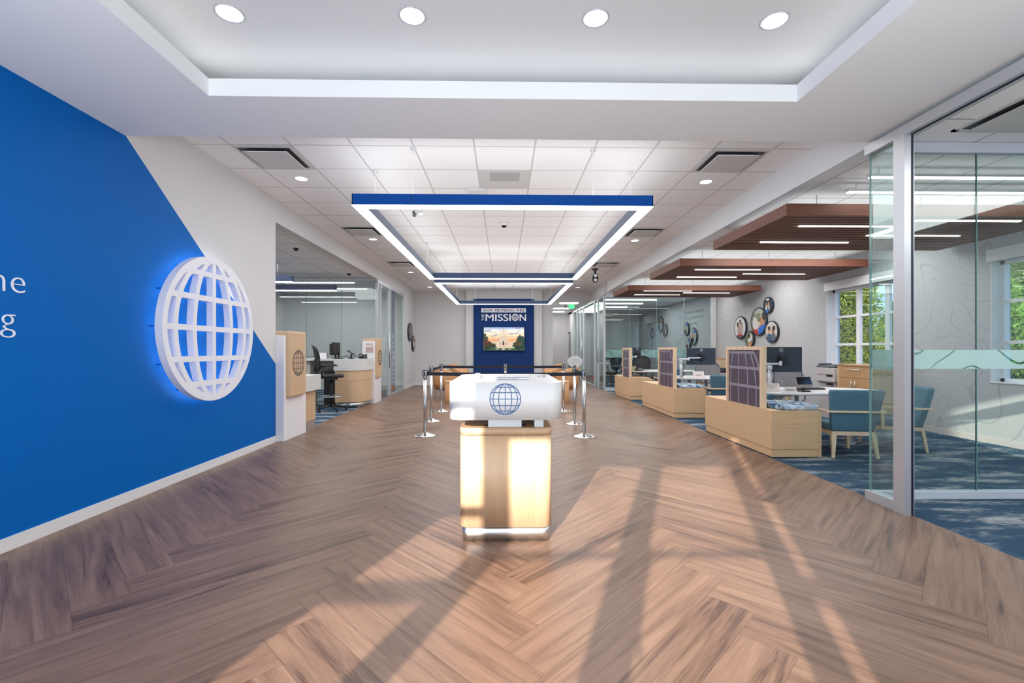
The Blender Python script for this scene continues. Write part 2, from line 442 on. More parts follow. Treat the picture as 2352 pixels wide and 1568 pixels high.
class MB:
    """collects shapes into one mesh"""

    def __init__(self):
        self.bm = bmesh.new()
        self.mats = []
        self.mi = 0

    def use(self, m):
        if m not in self.mats:
            self.mats.append(m)
        self.mi = self.mats.index(m)
        return self

    def _tag(self, faces, smooth=False):
        for f in faces:
            f.material_index = self.mi
            f.smooth = smooth

    def box(self, x0, x1, y0, y1, z0, z1, bev=0.0, M=None, seg=2):
        x0, x1 = sorted((x0, x1)); y0, y1 = sorted((y0, y1)); z0, z1 = sorted((z0, z1))
        r = bmesh.ops.create_cube(self.bm, size=1.0)
        vs = r['verts']
        for v in vs:
            v.co = Vector(((v.co.x + 0.5) * (x1 - x0) + x0, (v.co.y + 0.5) * (y1 - y0) + y0, (v.co.z + 0.5) * (z1 - z0) + z0))
        fs = set(f for v in vs for f in v.link_faces)
        if bev:
            b = bmesh.ops.bevel(self.bm, geom=list(set(e for v in vs for e in v.link_edges)), offset=bev, segments=seg, affect='EDGES', profile=0.5)
            fs |= set(b['faces'])
            fs = set(f for f in fs if f.is_valid)
            vs = list(set(v for f in fs for v in f.verts))
        self._tag(fs)
        if M is not None:
            bmesh.ops.transform(self.bm, matrix=M, verts=vs)
        return self

    def cyl(self, p0, p1, r, r2=None, seg=20, smooth=True, caps=True):
        p0, p1 = Vector(p0), Vector(p1)
        d = p1 - p0
        q = bmesh.ops.create_cone(self.bm, cap_ends=caps, segments=seg, radius1=r, radius2=r if r2 is None else r2, depth=d.length)
        M = Matrix.Translation((p0 + p1) / 2) @ d.to_track_quat('Z', 'Y').to_matrix().to_4x4()
        bmesh.ops.transform(self.bm, matrix=M, verts=q['verts'])
        fs = set(f for v in q['verts'] for f in v.link_faces)
        for f in fs:
            f.material_index = self.mi
            f.smooth = smooth and len(f.verts) == 4
        return self

    def sph(self, c, r, sx=1, sy=1, sz=1, seg=16):
        q = bmesh.ops.create_uvsphere(self.bm, u_segments=seg, v_segments=max(6, seg // 2), radius=r)
        bmesh.ops.transform(self.bm, matrix=Matrix.Translation(c) @ Matrix.Diagonal((sx, sy, sz, 1)), verts=q['verts'])
        self._tag(set(f for v in q['verts'] for f in v.link_faces), True)
        return self

    def prism(self, pts, z0, z1, M=None, smooth=False):
        a = [self.bm.verts.new((x, y, z0)) for x, y in pts]
        b = [self.bm.verts.new((x, y, z1)) for x, y in pts]
        n = len(pts)
        fs = [self.bm.faces.new(list(reversed(a))), self.bm.faces.new(b)]
        side = [self.bm.faces.new((a[i], a[(i + 1) % n], b[(i + 1) % n], b[i])) for i in range(n)]
        self._tag(fs)
        self._tag(side, smooth)
        if M is not None:
            bmesh.ops.transform(self.bm, matrix=M, verts=a + b)
        return self

    def poly(self, pts):
        f = self.bm.faces.new([self.bm.verts.new(p) for p in pts])
        self._tag([f])
        return self

    def loft(self, rings, closed=True, caps=True, smooth=True):
        R = [[self.bm.verts.new(p) for p in ring] for ring in rings]
        n = len(R[0])
        fs = []
        for a, b in zip(R, R[1:]):
            for i in range(n if closed else n - 1):
                fs.append(self.bm.faces.new((a[i], a[(i + 1) % n], b[(i + 1) % n], b[i])))
        self._tag(fs, smooth)
        if caps and closed:
            self._tag([self.bm.faces.new(list(reversed(R[0]))), self.bm.faces.new(R[-1])])
        return self

    def lathe(self, prof, c=(0, 0, 0), seg=32):
        rings = [[(c[0] + r * math.cos(2 * PI * i / seg), c[1] + r * math.sin(2 * PI * i / seg), c[2] + z) for i in range(seg)] for r, z in prof]
        return self.loft(rings)

    def tube(self, pts, r, seg=8):
        pts = [Vector(p) for p in pts]
        rings = []
        for i, p in enumerate(pts):
            d = (pts[min(i + 1, len(pts) - 1)] - pts[max(i - 1, 0)]).normalized()
            q = d.to_track_quat('Z', 'Y')
            rr = r[i] if isinstance(r, (list, tuple)) else r
            rings.append([p + q @ Vector((rr * math.cos(2 * PI * k / seg), rr * math.sin(2 * PI * k / seg), 0)) for k in range(seg)])
        return self.loft(rings)

    def build(self, name, m=None, parent=None, M=None):
        if M is not None:
            bmesh.ops.transform(self.bm, matrix=M, verts=self.bm.verts[:])
        bmesh.ops.recalc_face_normals(self.bm, faces=self.bm.faces[:])
        me = bpy.data.meshes.new(name)
        self.bm.to_mesh(me)
        self.bm.free()
        for q in (self.mats or [m]):
            me.materials.append(q)
        o = bpy.data.objects.new(name, me)
        COL.objects.link(o)
        if parent is not None:
            o.parent = parent
        return o


def tag(o, label, cat, group=None, kind=None):
    o['label'] = label
    o['category'] = cat
    if group:
        o['group'] = group
    if kind:
        o['kind'] = kind
    return o


def thing(name, label, cat, loc=(0, 0, 0), rz=0.0, group=None):
    o = bpy.data.objects.new(name, None)
    o.empty_display_size = 0.1
    o.location = loc
    o.rotation_euler = (0, 0, rz)
    COL.objects.link(o)
    return tag(o, label, cat, group)


def struct(o, kind='structure'):
    o['kind'] = kind
    return o


def dup(src, label, loc=None, rz=None):
    def rec(o, parent):
        c = o.copy()
        COL.objects.link(c)
        if parent is not None:
            c.parent = parent
        for ch in list(o.children):
            rec(ch, c)
        return c
    c = rec(src, None)
    c['label'] = label
    if loc is not None:
        c.location = loc
    if rz is not None:
        c.rotation_euler = (0, 0, rz)
    return c


def rrect(x0, x1, y0, y1, r, seg=6, corners=(1, 1, 1, 1)):
    """rounded rectangle outline, corners ordered (x0y0, x1y0, x1y1, x0y1)"""
    out = []
    for (cx, cy, a0, on) in ((x0, y0, PI, corners[0]), (x1, y0, 1.5 * PI, corners[1]), (x1, y1, 0, corners[2]), (x0, y1, 0.5 * PI, corners[3])):
        if not on:
            out.append((cx, cy))
            continue
        ox = cx + (r if cx == x0 else -r)
        oy = cy + (r if cy == y0 else -r)
        for k in range(seg + 1):
            a = a0 + k / seg * PI / 2
            out.append((ox + r * math.cos(a), oy + r * math.sin(a)))
    return out


FONT = None


def text_mesh(body, size, extrude=0.0, offset=0.0, spacing=1.0, align='CENTER'):
    c = bpy.data.curves.new('lettering', 'FONT')
    c.body = body
    c.size = size
    c.extrude = extrude
    c.offset = offset
    c.align_x = align
    c.space_character = spacing
    c.resolution_u = 8 if size > 0.2 else 3
    o = bpy.data.objects.new('lettering', c)
    COL.objects.link(o)
    dg = bpy.context.evaluated_depsgraph_get()
    me = bpy.data.meshes.new_from_object(o.evaluated_get(dg))
    bpy.data.objects.remove(o)
    bpy.data.curves.remove(c)
    return me


# orientation frames: local x (reading direction), y (up), z (towards the viewer)
FRONT = Matrix(((1, 0, 0, 0), (0, 0, -1, 0), (0, 1, 0, 0), (0, 0, 0, 1)))       # faces -Y
LEFTW = Matrix(((0, 0, 1, 0), (1, 0, 0, 0), (0, 1, 0, 0), (0, 0, 0, 1)))        # on a left wall, faces +X
RIGHTW = Matrix(((0, 0, -1, 0), (-1, 0, 0, 0), (0, 1, 0, 0), (0, 0, 0, 1)))     # on a right wall, faces -X


def text(name, body, size, m, M, parent=None, extrude=0.002, offset=0.0, spacing=1.0, align='CENTER', sx=1.0, fit=None, heavy=0.0):
    me = text_mesh(body, size, extrude, offset, spacing, align)
    if fit:
        xs_ = [v.co.x for v in me.vertices]
        sx = fit / (max(xs_) - min(xs_))
        x_ = min(xs_) if align == 'LEFT' else (min(xs_) + max(xs_)) / 2
        for v in me.vertices:
            v.co.x -= x_
    if heavy:
        bm = bmesh.new()
        for k, dx in enumerate((-heavy, 0.0, heavy)):
            cp = me.copy()
            cp.transform(Matrix.Translation((dx / sx, 0, 0.0005 * k)))
            bm.from_mesh(cp)
            bpy.data.meshes.remove(cp)
        bm.to_mesh(me)
        bm.free()
    me.transform(M @ Matrix.Diagonal((sx, 1, 1, 1)))
    me.materials.clear()
    me.materials.append(m)
    o = bpy.data.objects.new(name, me)
    COL.objects.link(o)
    if parent is not None:
        o.parent = parent
    return o


def globe(mb, R, bar, d, M, seg=48):
    """wire globe emblem: ring, two pairs of meridians, a middle line and five parallels; lies in local xy, depth d along z"""
    lay = [0]

    def strip(path, w, closed=False):
        n = len(path)
        lay[0] += 1
        e = d * 0.004 * lay[0]
        L, Rr = [], []
        for i in range(n):
            a = Vector(path[(i - 1) % n] if closed or i > 0 else path[i])
            b = Vector(path[(i + 1) % n] if closed or i < n - 1 else path[i])
            t = (b - a).normalized()
            nn = Vector((-t.y, t.x)) * w / 2
            p = Vector(path[i])
            L.append(p + nn); Rr.append(p - nn)
        rng = range(n if closed else n - 1)
        V = [[mb.bm.verts.new(M @ Vector((q.x, q.y, z))) for q in s] for s in (L, Rr) for z in (e * 0.5, d - e)]
        fs = []
        for i in rng:
            j = (i + 1) % n
            fs += [mb.bm.faces.new((V[1][i], V[3][i], V[3][j], V[1][j])), mb.bm.faces.new((V[0][i], V[0][j], V[2][j], V[2][i])),
                   mb.bm.faces.new((V[0][i], V[1][i], V[1][j], V[0][j])), mb.bm.faces.new((V[2][i], V[2][j], V[3][j], V[3][i]))]
        if not closed:
            fs += [mb.bm.faces.new((V[0][0], V[2][0], V[3][0], V[1][0])), mb.bm.faces.new((V[0][-1], V[1][-1], V[3][-1], V[2][-1]))]
        mb._tag(fs)
    r = R - bar / 2
    strip([(r * math.cos(2 * PI * i / seg), r * math.sin(2 * PI * i / seg)) for i in range(seg)], bar, True)
    for a in (-0.80, -0.43, 0.43, 0.80):
        strip([(a * r * math.cos(t), r * math.sin(t)) for t in [(-0.5 + i / 16) * PI for i in range(17)]], bar * 0.85)
    strip([(0, -r), (0, r)], bar * 0.85)
    for h in (-0.78, -0.43, 0, 0.43, 0.78):
        w = r * math.sqrt(1 - h * h)
        strip([(-w, h * r), (w, h * r)], bar * 0.85)

# ================================================================== THE SETTING
LX, RX = -3.09, 3.08          # the lobby's left and right planes
ZC, ZL = 3.298, 3.0           # lobby tile ceiling, lower ceilings
EX = 6.5                      # right outer wall

# herringbone floor
def herringbone(x0, x1, y0, y1):
    bm = bmesh.new()
    uv = bm.loops.layers.uv.new('plank')
    us = bm.loops.layers.uv.new('seed')
    L, w, q = 1.47, 0.226, math.sqrt(0.5)
    ox, oy = -1.92, 0.18
    rnd = random.Random(3)
    for m in range(-3, 6):
        for j in range(-30, 110):
            for kind in (0, 1):
                if kind == 0:
                    u0, v0, u1, v1 = j * w, j * w, j * w + L, j * w + w
                else:
                    u0, v0, u1, v1 = j * w + L, j * w + w - L, j * w + L + w, j * w + w
                u0 += m * L; u1 += m * L; v0 -= m * L; v1 -= m * L
                cs = [(u0, v0), (u1, v0), (u1, v1), (u0, v1)]
                xy = [(ox + (a - b) * q, oy + (a + b) * q) for a, b in cs]
                if max(p[0] for p in xy) < x0 or min(p[0] for p in xy) > x1 or max(p[1] for p in xy) < y0 or min(p[1] for p in xy) > y1:
                    continue
                f = bm.faces.new([bm.verts.new((x, y, 0)) for x, y in xy])
                s = (rnd.random(), rnd.random())
                loc = [(0, 0), (L, 0), (L, w), (0, w)] if kind == 0 else [(0, 0), (0, w), (L, w), (L, 0)]
                for lp, p in zip(f.loops, loc):
                    lp[uv].uv = p
                    lp[us].uv = s
    for co, no in (((x0, 0, 0), (-1, 0, 0)), ((x1, 0, 0), (1, 0, 0)), ((0, y0, 0), (0, -1, 0)), ((0, y1, 0), (0, 1, 0))):
        bmesh.ops.bisect_plane(bm, geom=bm.verts[:] + bm.edges[:] + bm.faces[:], plane_co=co, plane_no=no, clear_outer=True)
    me = bpy.data.meshes.new('floor')
    bm.to_mesh(me); bm.free()
    me.materials.append(plank)
    o = bpy.data.objects.new('floor', me)
    COL.objects.link(o)
    return o


struct(herringbone(LX - 0.02, RX + 0.01, -0.9, 22.0))
b = MB(); b.use(carpet).box(RX + 0.01, EX + 0.1, -0.9, 22.0, -0.04, 0.0); b.box(-6.9, LX - 0.02, 4.0, 16.3, -0.04, 0.0)
struct(b.build('floor_carpet'))
b = MB(); b.box(-7.2, 6.9, -1.0, 22.4, -0.3, -0.045)
struct(b.build('floor_slab', wall_white))
b = MB(); b.box(-7.2, 6.9, -1.0, 22.4, 3.72, 3.8)
struct(b.build('sun_block_roof', wall_white))  # unseen slab added to keep the sun out from above

# left wall: solid to the teller opening, header over the opening, end piece after the glass front
b = MB(); b.box(LX - 0.16, LX, -0.9, 6.325, 0, 3.72)
struct(b.build('wall_left', paint))
b = MB()
b.box(LX - 0.16, LX, 6.325, 14.43, ZL - 0.02, 3.72)
b.box(LX - 0.16, LX, 14.43, 16.4, 0, 3.72)
b.box(-6.95, -6.8, 4.0, 16.4, 0, 3.72)
b.box(-6.8, LX - 0.16, 3.9, 4.0, 0, 3.72)
b.box(-6.8, LX - 0.16, 14.45, 14.55, 0, 3.72)
struct(b.build('wall_left_rear', wall_white))
b = MB()
b.box(LX, LX + 0.012, -0.8, 6.325, 0, 0.085)
struct(b.build('baseboard_left', trim_white))
b = MB()
b.box(LX, LX + 0.012, 14.46, 16.25, 0, 0.10)
b.box(LX + 0.012, -1.30, 16.238, 16.25, 0, 0.10)
struct(b.build('baseboard_back', trim_white))

# back wall with the shallow central bump-out, hall beyond on the right
b = MB()
b.box(LX, 1.74, 16.25, 16.4, 0, 3.72)
b.box(-1.30, 1.34, 16.05, 16.25, 0, ZC)
b.box(1.74, RX + 0.1, 16.25, 16.4, 2.93, 3.72)
struct(b.build('wall_back', wall_white))
b = MB()
b.box(1.60, 1.74, 16.4, 22.0, 0, 3.72)
b.box(1.60, EX, 21.95, 22.1, 0, 3.72)
b.box(RX, RX + 0.1, 20.4, 21.95, 0, 2.95)
b.box(RX, RX + 0.1, 14.0, 22.0, 2.88, 3.72)
struct(b.build('wall_hall', wall_white))
b = MB()
b.use(charcoal).box(RX - 0.03, RX + 0.005, 21.2, 21.7, 0, 2.05)
b.use(wall_white).box(RX - 0.035, RX - 0.028, 21.27, 21.63, 0.01, 1.98)
d1 = struct(b.build('door_1'))
b = MB(); b.cyl((RX - 0.045, 21.3, 0.95), (RX - 0.045, 21.42, 0.95), 0.012); b.build('door_handle', steel, d1)

# right outer wall with two windows
def wall_with_holes(name, x0, x1, y0, y1, z0, z1, holes, m):
    b = MB()
    ys = sorted({y0, y1, *[v for h in holes for v in h[:2]]})
    for a, c in zip(ys, ys[1:]):
        hs = [h for h in holes if h[0] <= a and h[1] >= c]
        if not hs:
            b.box(x0, x1, a, c, z0, z1)
        else:
            zs = z0
            for h in sorted(hs, key=lambda h: h[2]):
                if h[2] > zs:
                    b.box(x0, x1, a, c, zs, h[2])
                zs = h[3]
            if zs < z1:
                b.box(x0, x1, a, c, zs, z1)
    return struct(b.build(name, m))


WA, WB = (7.22, 9.18, 0.81, 2.43), (4.1, 6.05, 0.81, 2.43)
wall_with_holes('wall_right', EX, EX + 0.28, -0.9, 22.1, 0, 3.72, [WA, WB], topo)


def outer_window(n, y0, y1, z0, z1, ncol):
    b = MB()
    fx0, fx1 = EX + 0.13, EX + 0.20
    b.box(fx0, fx1, y0, y0 + 0.06, z0, z1); b.box(fx0, fx1, y1 - 0.06, y1, z0, z1)
    b.box(fx0, fx1, y0, y1, z0, z0 + 0.06); b.box(fx0, fx1, y0, y1, z1 - 0.05, z1)
    w = (y1 - y0) / ncol
    for k in range(1, ncol):
        b.box(fx0 + 0.01, fx1 - 0.01, y0 + k * w - 0.045, y0 + k * w + 0.045, z0, z1)
    for k in (1, 2):
        z = z0 + k * (z1 - z0) / 3
        b.box(fx0 + 0.012, fx1 - 0.012, y0, y1, z - 0.022, z + 0.022)
    o = struct(b.build('window_%d' % n, white_gloss))
    p = MB(); p.box(EX + 0.163, EX + 0.168, y0, y1, z0, z1); p.build('window_pane', glass_w, o)
    s = MB()
    s.box(EX + 0.002, EX + 0.13, y1 - 0.012, y1 - 0.001, z0, z1); s.box(EX + 0.002, EX + 0.13, y0 + 0.001, y0 + 0.012, z0, z1)
    s.box(EX - 0.012, EX + 0.13, y0, y1, z0, z0 + 0.015)
    s.build('window_reveal', trim_white, o)
    h = MB(); h.box(EX - 0.035, EX + 0.0, y0 - 0.02, y1 + 0.02, z1 - 0.01, z1 + 0.15); h.build('blind_cassette', trim_white, o)
    return o


outer_window(1, *WA, 3)
outer_window(2, *WB, 3)
b = MB(); b.box(EX - 0.012, EX, -0.8, 14.0, 0, 0.08); struct(b.build('baseboard_right', beige))

# entrance wall behind the camera: its openings shape the sunlight on the floor
YF = -0.8
FH = [(-2.12, -1.60, 0.05, 2.72), (-1.44, -0.70, 0.04, 2.0), (-0.52, 0.21, 0.04, 2.0), (0.345, 0.445, 0.05, 2.48), (3.65, 4.6, 2.05, 2.95),
      ]
b = MB()
xs = sorted({LX - 0.16, EX + 0.28, *[v for h in FH for v in h[:2]]})
for a, c in zip(xs, xs[1:]):
    hs = [h for h in FH if h[0] <= a and h[1] >= c]
    if not hs:
        b.box(a, c, YF - 0.04, YF, 0, 3.72)
    else:
        h = hs[0]
        b.box(a, c, YF - 0.04, YF, 0, h[2]); b.box(a, c, YF - 0.04, YF, h[3], 3.72)
struct(b.build('wall_front', wall_white))


def front_frame(n, x0, x1, z0, z1, bars, handle=False):
    b = MB()
    b.box(x0 - 0.03, x0, YF - 0.06, YF + 0.01, z0, z1); b.box(x1, x1 + 0.03, YF - 0.06, YF + 0.01, z0, z1)
    for za, zb in bars:
        b.box(x0, x1, YF - 0.05, YF, za, zb)
    o = struct(b.build(n, alum))
    if handle:
        h = MB()
        xx = handle
        h.tube([(xx, YF + 0.0, 0.93), (xx, YF + 0.05, 0.95), (xx, YF + 0.05, 1.22), (xx, YF + 0.0, 1.24)], 0.012)
        h.build('door_handle', steel, o)
    return o


front_frame('window_3', -2.12, -1.60, 0.05, 2.72, ((1.09, 1.16), (1.50, 1.56), (2.17, 2.23)))
front_frame('door_2', -1.44, -0.70, 0.04, 2.0, ((1.255, 1.275),))
front_frame('door_3', -0.52, 0.21, 0.04, 2.0, ((1.255, 1.275),), handle=-0.47)
front_frame('window_4', 0.345, 0.445, 0.05, 2.48, ((1.086, 1.155), (1.59, 1.66)))

# ------------------------------------------------------------------ ceilings
TX0, TX1, TY1 = -2.03, 2.07, 3.22
b = MB()
b.box(LX, TX0, -0.9, 3.84, ZL, ZL + 0.12)
b.box(TX1, RX + 0.02, -0.9, 3.84, ZL, ZL + 0.12)
b.box(TX0, TX1, TY1, 3.84, ZL, ZL + 0.12)
b.box(TX0, TX1, -0.9, -0.5, ZL, ZL + 0.12)
b.box(LX, RX + 0.02, 3.80, 3.84, ZL + 0.12, ZC + 0.02)
struct(b.build('ceiling_entry', ceil_paint))
b = MB()
b.box(LX, RX + 0.1, -0.9, 3.80, 3.34, 3.38)
struct(b.build('ceiling_tray', mat('tray_paint', (0.64, 0.645, 0.655), 0.8, spec=0.2)))
b = MB(); b.box(LX, 3.16, 3.84, 16.25, ZC, ZC + 0.03); struct(b.build('ceiling_lobby', tile_center))
# beam face with its flat soffit strip along the right of the lobby, and the strip on the left
b = MB()
b.box(3.15, 3.33, 3.80, 16.25, ZL, ZL + 0.5)
b.box(RX + 0.02, 3.33, -0.9, 3.80, ZL, ZL + 0.08)
struct(b.build('trim_1', ceil_paint))
b = MB(); b.box(3.33, EX, -0.9, 13.98, ZL, ZL + 0.03); struct(b.build('ceiling_desk_area', tile_side))
b = MB(); b.box(3.18, EX, 13.98, 22, ZL - 0.02, ZL + 0.01); struct(b.build('ceiling_far_room', tile_side))
b = MB(); b.box(-6.8, LX - 0.16, 4.0, 14.45, ZL, ZL + 0.03); struct(b.build('ceiling_teller_area', tile_side))
b = MB(); b.box(1.74, 3.2, 16.4, 22, 2.95, 2.98); struct(b.build('ceiling_hall', tile_side))

# ------------------------------------------------------------------ ceiling fittings
cove = thing('cove_light', 'continuous hidden cove light glowing along the rim of the raised ceiling tray', 'light', (0, 1.5, 3.12))
b = MB()
for args in ((TX0 - 0.14, TX0 - 0.10, -0.4, TY1 + 0.14), (TX1 + 0.10, TX1 + 0.14, -0.4, TY1 + 0.14), (TX0 - 0.14, TX1 + 0.14, TY1 + 0.10, TY1 + 0.14)):
    b.box(args[0], args[1], args[2] - 1.5, args[3] - 1.5, 0.003, 0.022)
b.build('light_strip', led_cove, cove)


def downlight(x, y, z, r, label, group):
    t = thing('recessed_downlight', label, 'light', (x, y, z), 0, group)
    m = MB(); m.lathe([(r, -0.004), (r, 0.0), (r * 0.86, 0.0), (r * 0.86, -0.004)] + [(r, -0.004)], seg=32); m.build('trim_ring', silver, t)
    l = MB(); l.lathe([(0.001, -0.0035), (r * 0.86, -0.0035), (r * 0.86, -0.001), (0.001, -0.001)], seg=32); l.build('lens', led_down, t)
    return t


names4 = ['first', 'second', 'third', 'fourth']
d0 = downlight(-1.70, 2.90, 3.34, 0.085, 'round downlight in the raised ceiling tray, leftmost of the row of four', 'downlights in the entry ceiling tray')
for k, x in enumerate((-0.57, 0.58, 1.72)):
    dup(d0, 'round downlight in the raised ceiling tray, %s of the row of four' % ('second from the left', 'third from the left', 'rightmost')[k], (x, 2.90, 3.34))
d0 = downlight(-2.42, 5.58, ZC, 0.08, 'round downlight in the tile ceiling, nearest one on the left side', 'downlights in the lobby tile ceiling')
for x, y, l in ((-2.42, 8.62, 'left side, behind the second air diffuser'), (-2.46, 12.3, 'left side, third one back'), (-2.42, 15.23, 'left side, farthest one by the back wall'),
                (2.47, 5.59, 'nearest one on the right side'), (2.47, 8.63, 'right side, beside the second pair of diffusers'), (2.46, 15.23, 'right side, farthest one by the back wall')):
    dup(d0, 'round downlight in the tile ceiling, %s' % l, (x, y, ZC))


def diffuser(x, y, z, label, s=0.6):
    t = thing('air_diffuser', label, 'vent', (x, y, z), 0, 'square ceiling air diffusers')
    h = s / 2
    m = MB()
    for a in ((-h, h, -h, -h + 0.035), (-h, h, h - 0.035, h), (-h, -h + 0.035, -h, h), (h - 0.035, h, -h, h)):
        m.box(*a, -0.012, 0)
    m.build('frame', mat('vent_enamel', (0.62, 0.62, 0.61), 0.5), t)
    m = MB(); m.box(-h + 0.035, h - 0.035, -h + 0.035, h - 0.035, -0.004, -0.001); m.build('recess', charcoal, t)
    m = MB(); m.box(-h + 0.075, h - 0.075, -h + 0.075, h - 0.075, -0.035, -0.027, 0.002); m.build('plaque', mat('vent_plaque_enamel', (0.60, 0.60, 0.59), 0.5), t)
    return t


dv = diffuser(-2.43, 4.97, ZC, 'square air diffuser in the tile ceiling, nearest on the left')
for x, y, z, l in ((2.45, 4.97, ZC, 'square air diffuser in the tile ceiling, nearest on the right'), (-2.43, 8.02, ZC, 'square air diffuser in the tile ceiling, second on the left'),
                   (2.45, 8.02, ZC, 'square air diffuser in the tile ceiling, second on the right'), (-2.43, 11.07, ZC, 'square air diffuser in the tile ceiling, third on the left'),
                   (2.45, 11.07, ZC, 'square air diffuser in the tile ceiling, third on the right')):
    dup(dv, l, (x, y, z))
dv = diffuser(3.98, 3.42, ZL, 'large square diffuser on the ceiling of the glass office at far right', 0.75)
dv.location = (3.95, 3.25, ZL)
m = MB(); m.use(mat('return_grille_enamel', (0.60, 0.60, 0.59), 0.5)).box(-0.29, 0.31, 5.28, 5.87, ZC - 0.006, ZC)
m.use(mat('return_grille_mesh', (0.42, 0.42, 0.42), 0.6)).box(-0.16, 0.19, 5.33, 5.60, ZC - 0.008, ZC - 0.006)
tag(m.build('return_grille'), 'flat square return air grille over the middle of the lobby', 'vent')
m = MB(); m.box(-0.46, -0.22, 5.85, 6.09, ZC - 0.035, ZC, 0.012); tag(m.build('wireless_access_point', trim_white), 'white rounded square access point on the tile ceiling just above the blue pendant', 'device')
t = thing('dome_camera', 'white dome camera with dark lens in the centre of the tile ceiling', 'camera', (0.01, 7.48, ZC))
m = MB(); m.lathe([(0.001, 0), (0.075, 0), (0.075, -0.03), (0.06, -0.045), (0.001, -0.045)]); m.build('housing', trim_white, t)
m = MB(); m.sph((0, 0, -0.045), 0.045, 1, 1, 0.8); m.build('lens_dome', blackg, t)
for x, y, l in ((-3.54, 7.95, 'small black dome camera on the teller area ceiling, nearer one'), (-3.52, 10.6, 'small black dome camera on the teller area ceiling, farther one by the glass')):
    t = thing('dome_camera', l, 'camera', (x, y, ZL))
    m = MB(); m.lathe([(0.001, 0), (0.06, 0), (0.06, -0.02), (0.001, -0.02)]); m.build('housing', trim_white, t)
    m = MB(); m.sph((0, 0, -0.025), 0.045); m.build('lens_dome', black, t)
t = thing('ceiling_sensor', 'white tilted motion sensor under the tile ceiling inside the big pendant', 'sensor', (-1.26, 6.87, ZC))
m = MB(); m.lathe([(0.001, 0), (0.06, 0), (0.055, -0.03), (0.001, -0.03)]); m.sph((0.03, 0, -0.05), 0.045, 1, 1, 0.7); m.build('housing', trim_white, t)
m = MB(); m.box(-0.08, -0.04, -0.03, 0.03, -0.075, -0.01); m.build('vent_slot', charcoal, t)
t = thing('bullet_camera', 'black two lobed camera hanging from the ceiling right of the second pendant', 'camera', (2.33, 11.7, ZC))
m = MB(); m.lathe([(0.001, 0), (0.09, 0), (0.03, -0.07), (0.02, -0.12), (0.001, -0.12)]); m.build('mount', black, t)
m = MB(); m.loft([[(0.075 * math.cos(a), -0.04 + 0.04 * s, -0.23 + 0.12 * math.sin(a) * 1.0) for a in [2 * PI * k / 20 for k in range(20)]] for s in (0, 2)]); m.build('housing', black, t)
m = MB(); m.cyl((0, -0.041, -0.18), (0, -0.05, -0.18), 0.04); m.cyl((0, -0.041, -0.29), (0, -0.05, -0.29), 0.04); m.build('lens', silver, t)
t = thing('exit_sign', 'green illuminated exit sign hanging in the hallway at back right', 'sign', (2.58, 17.5, 2.93))
m = MB(); m.box(-0.11, 0.11, -0.02, 0.0, -0.13, 0.0); m.build('panel', exit_green, t)
text('lettering', 'EXIT', 0.12, mat('exit_letter', (0.01, 0.12, 0.03), 0.5), Matrix.Translation((0, -0.022, -0.11)) @ FRONT, t, 0.001)
t = thing('hall_camera', 'small dark camera under the hallway ceiling left of the exit sign', 'camera', (2.35, 17.4, 2.95))
m = MB(); m.sph((0, 0, -0.07), 0.06); m.cyl((0, 0, -0.03), (0, 0, 0), 0.03); m.build('housing', charcoal, t)
for k, (y, l) in enumerate(((17.0, 'nearest of the three bright ceiling panels in the back hallway'), (19.2, 'middle of the three bright ceiling panels in the back hallway'), (21.0, 'farthest of the three bright ceiling panels in the back hallway'))):
    m = MB(); m.box(2.08, 2.72, y - 0.3, y + 0.05, 2.93, 2.949)
    tag(m.build('troffer_light', led_small), l, 'light', 'hallway ceiling panels')


# ------------------------------------------------------------------ big rectangular pendants
def pendant(label, cx, cy, sx, sy, z, cables, outer, inner):
    t = thing('rectangular_pendant_light', label, 'light', (cx, cy, z))
    w, h = 0.115, 0.115
    X, Y = sx / 2, sy / 2
    o = MB(); i = MB(); l = MB(); u = MB()
    q = 0.008
    for a in ((-X, X, -Y, -Y + q), (-X, X, Y - q, Y), (-X, -X + q, -Y, Y), (X - q, X, -Y, Y)):
        o.box(*a, 0.006, h)
    for a in ((-X + w - q, X - w + q, -Y + w - q, -Y + w), (-X + w - q, X - w + q, Y - w, Y - w + q), (-X + w - q, -X + w, -Y + w, Y - w), (X - w, X - w + q, -Y + w, Y - w)):
        i.box(*a, 0.006, h)
    for bb, z0, z1 in ((l, -0.004, 0.006), (u, h - 0.012, h - 0.003)):
        e = 0.0 if bb is l else q
        for a in ((-X + e, X - e, -Y + e, -Y + w - e), (-X + e, X - e, Y - w + e, Y - e), (-X + e, -X + w - e, -Y + w - e, Y - w + e), (X - w + e, X - e, -Y + w - e, Y - w + e)):
            bb.box(*a, z0, z1)
    oo = o.build('outer_band', outer, t)
    ii = i.build('inner_band', inner, t)
    ii['label'] = 'grey inner face of the frame'
    l.build('lower_diffuser', led, t)
    u.build('upper_diffuser', led_up, t)
    for (x, y) in ((-X + 0.6, -Y), (X - 0.6, -Y)):
        s = MB(); s.box(x - 0.002, x + 0.002, y - 0.001, y + 0.001, 0.006, h); s.build('joint_line', black, t)
    for (x, y) in cables:
        c = MB(); c.cyl((x, y, h - 0.01), (x, y, ZC - z - 0.006), 0.0025, seg=6); co = c.build('cable', silver, t)
        k = MB(); k.lathe([(0.001, 0), (0.035, 0), (0.03, -0.012), (0.008, -0.016), (0.008, -0.05), (0.001, -0.05)], (x, y, ZC - z), 16); k.build('canopy', trim_white, t)
    return t


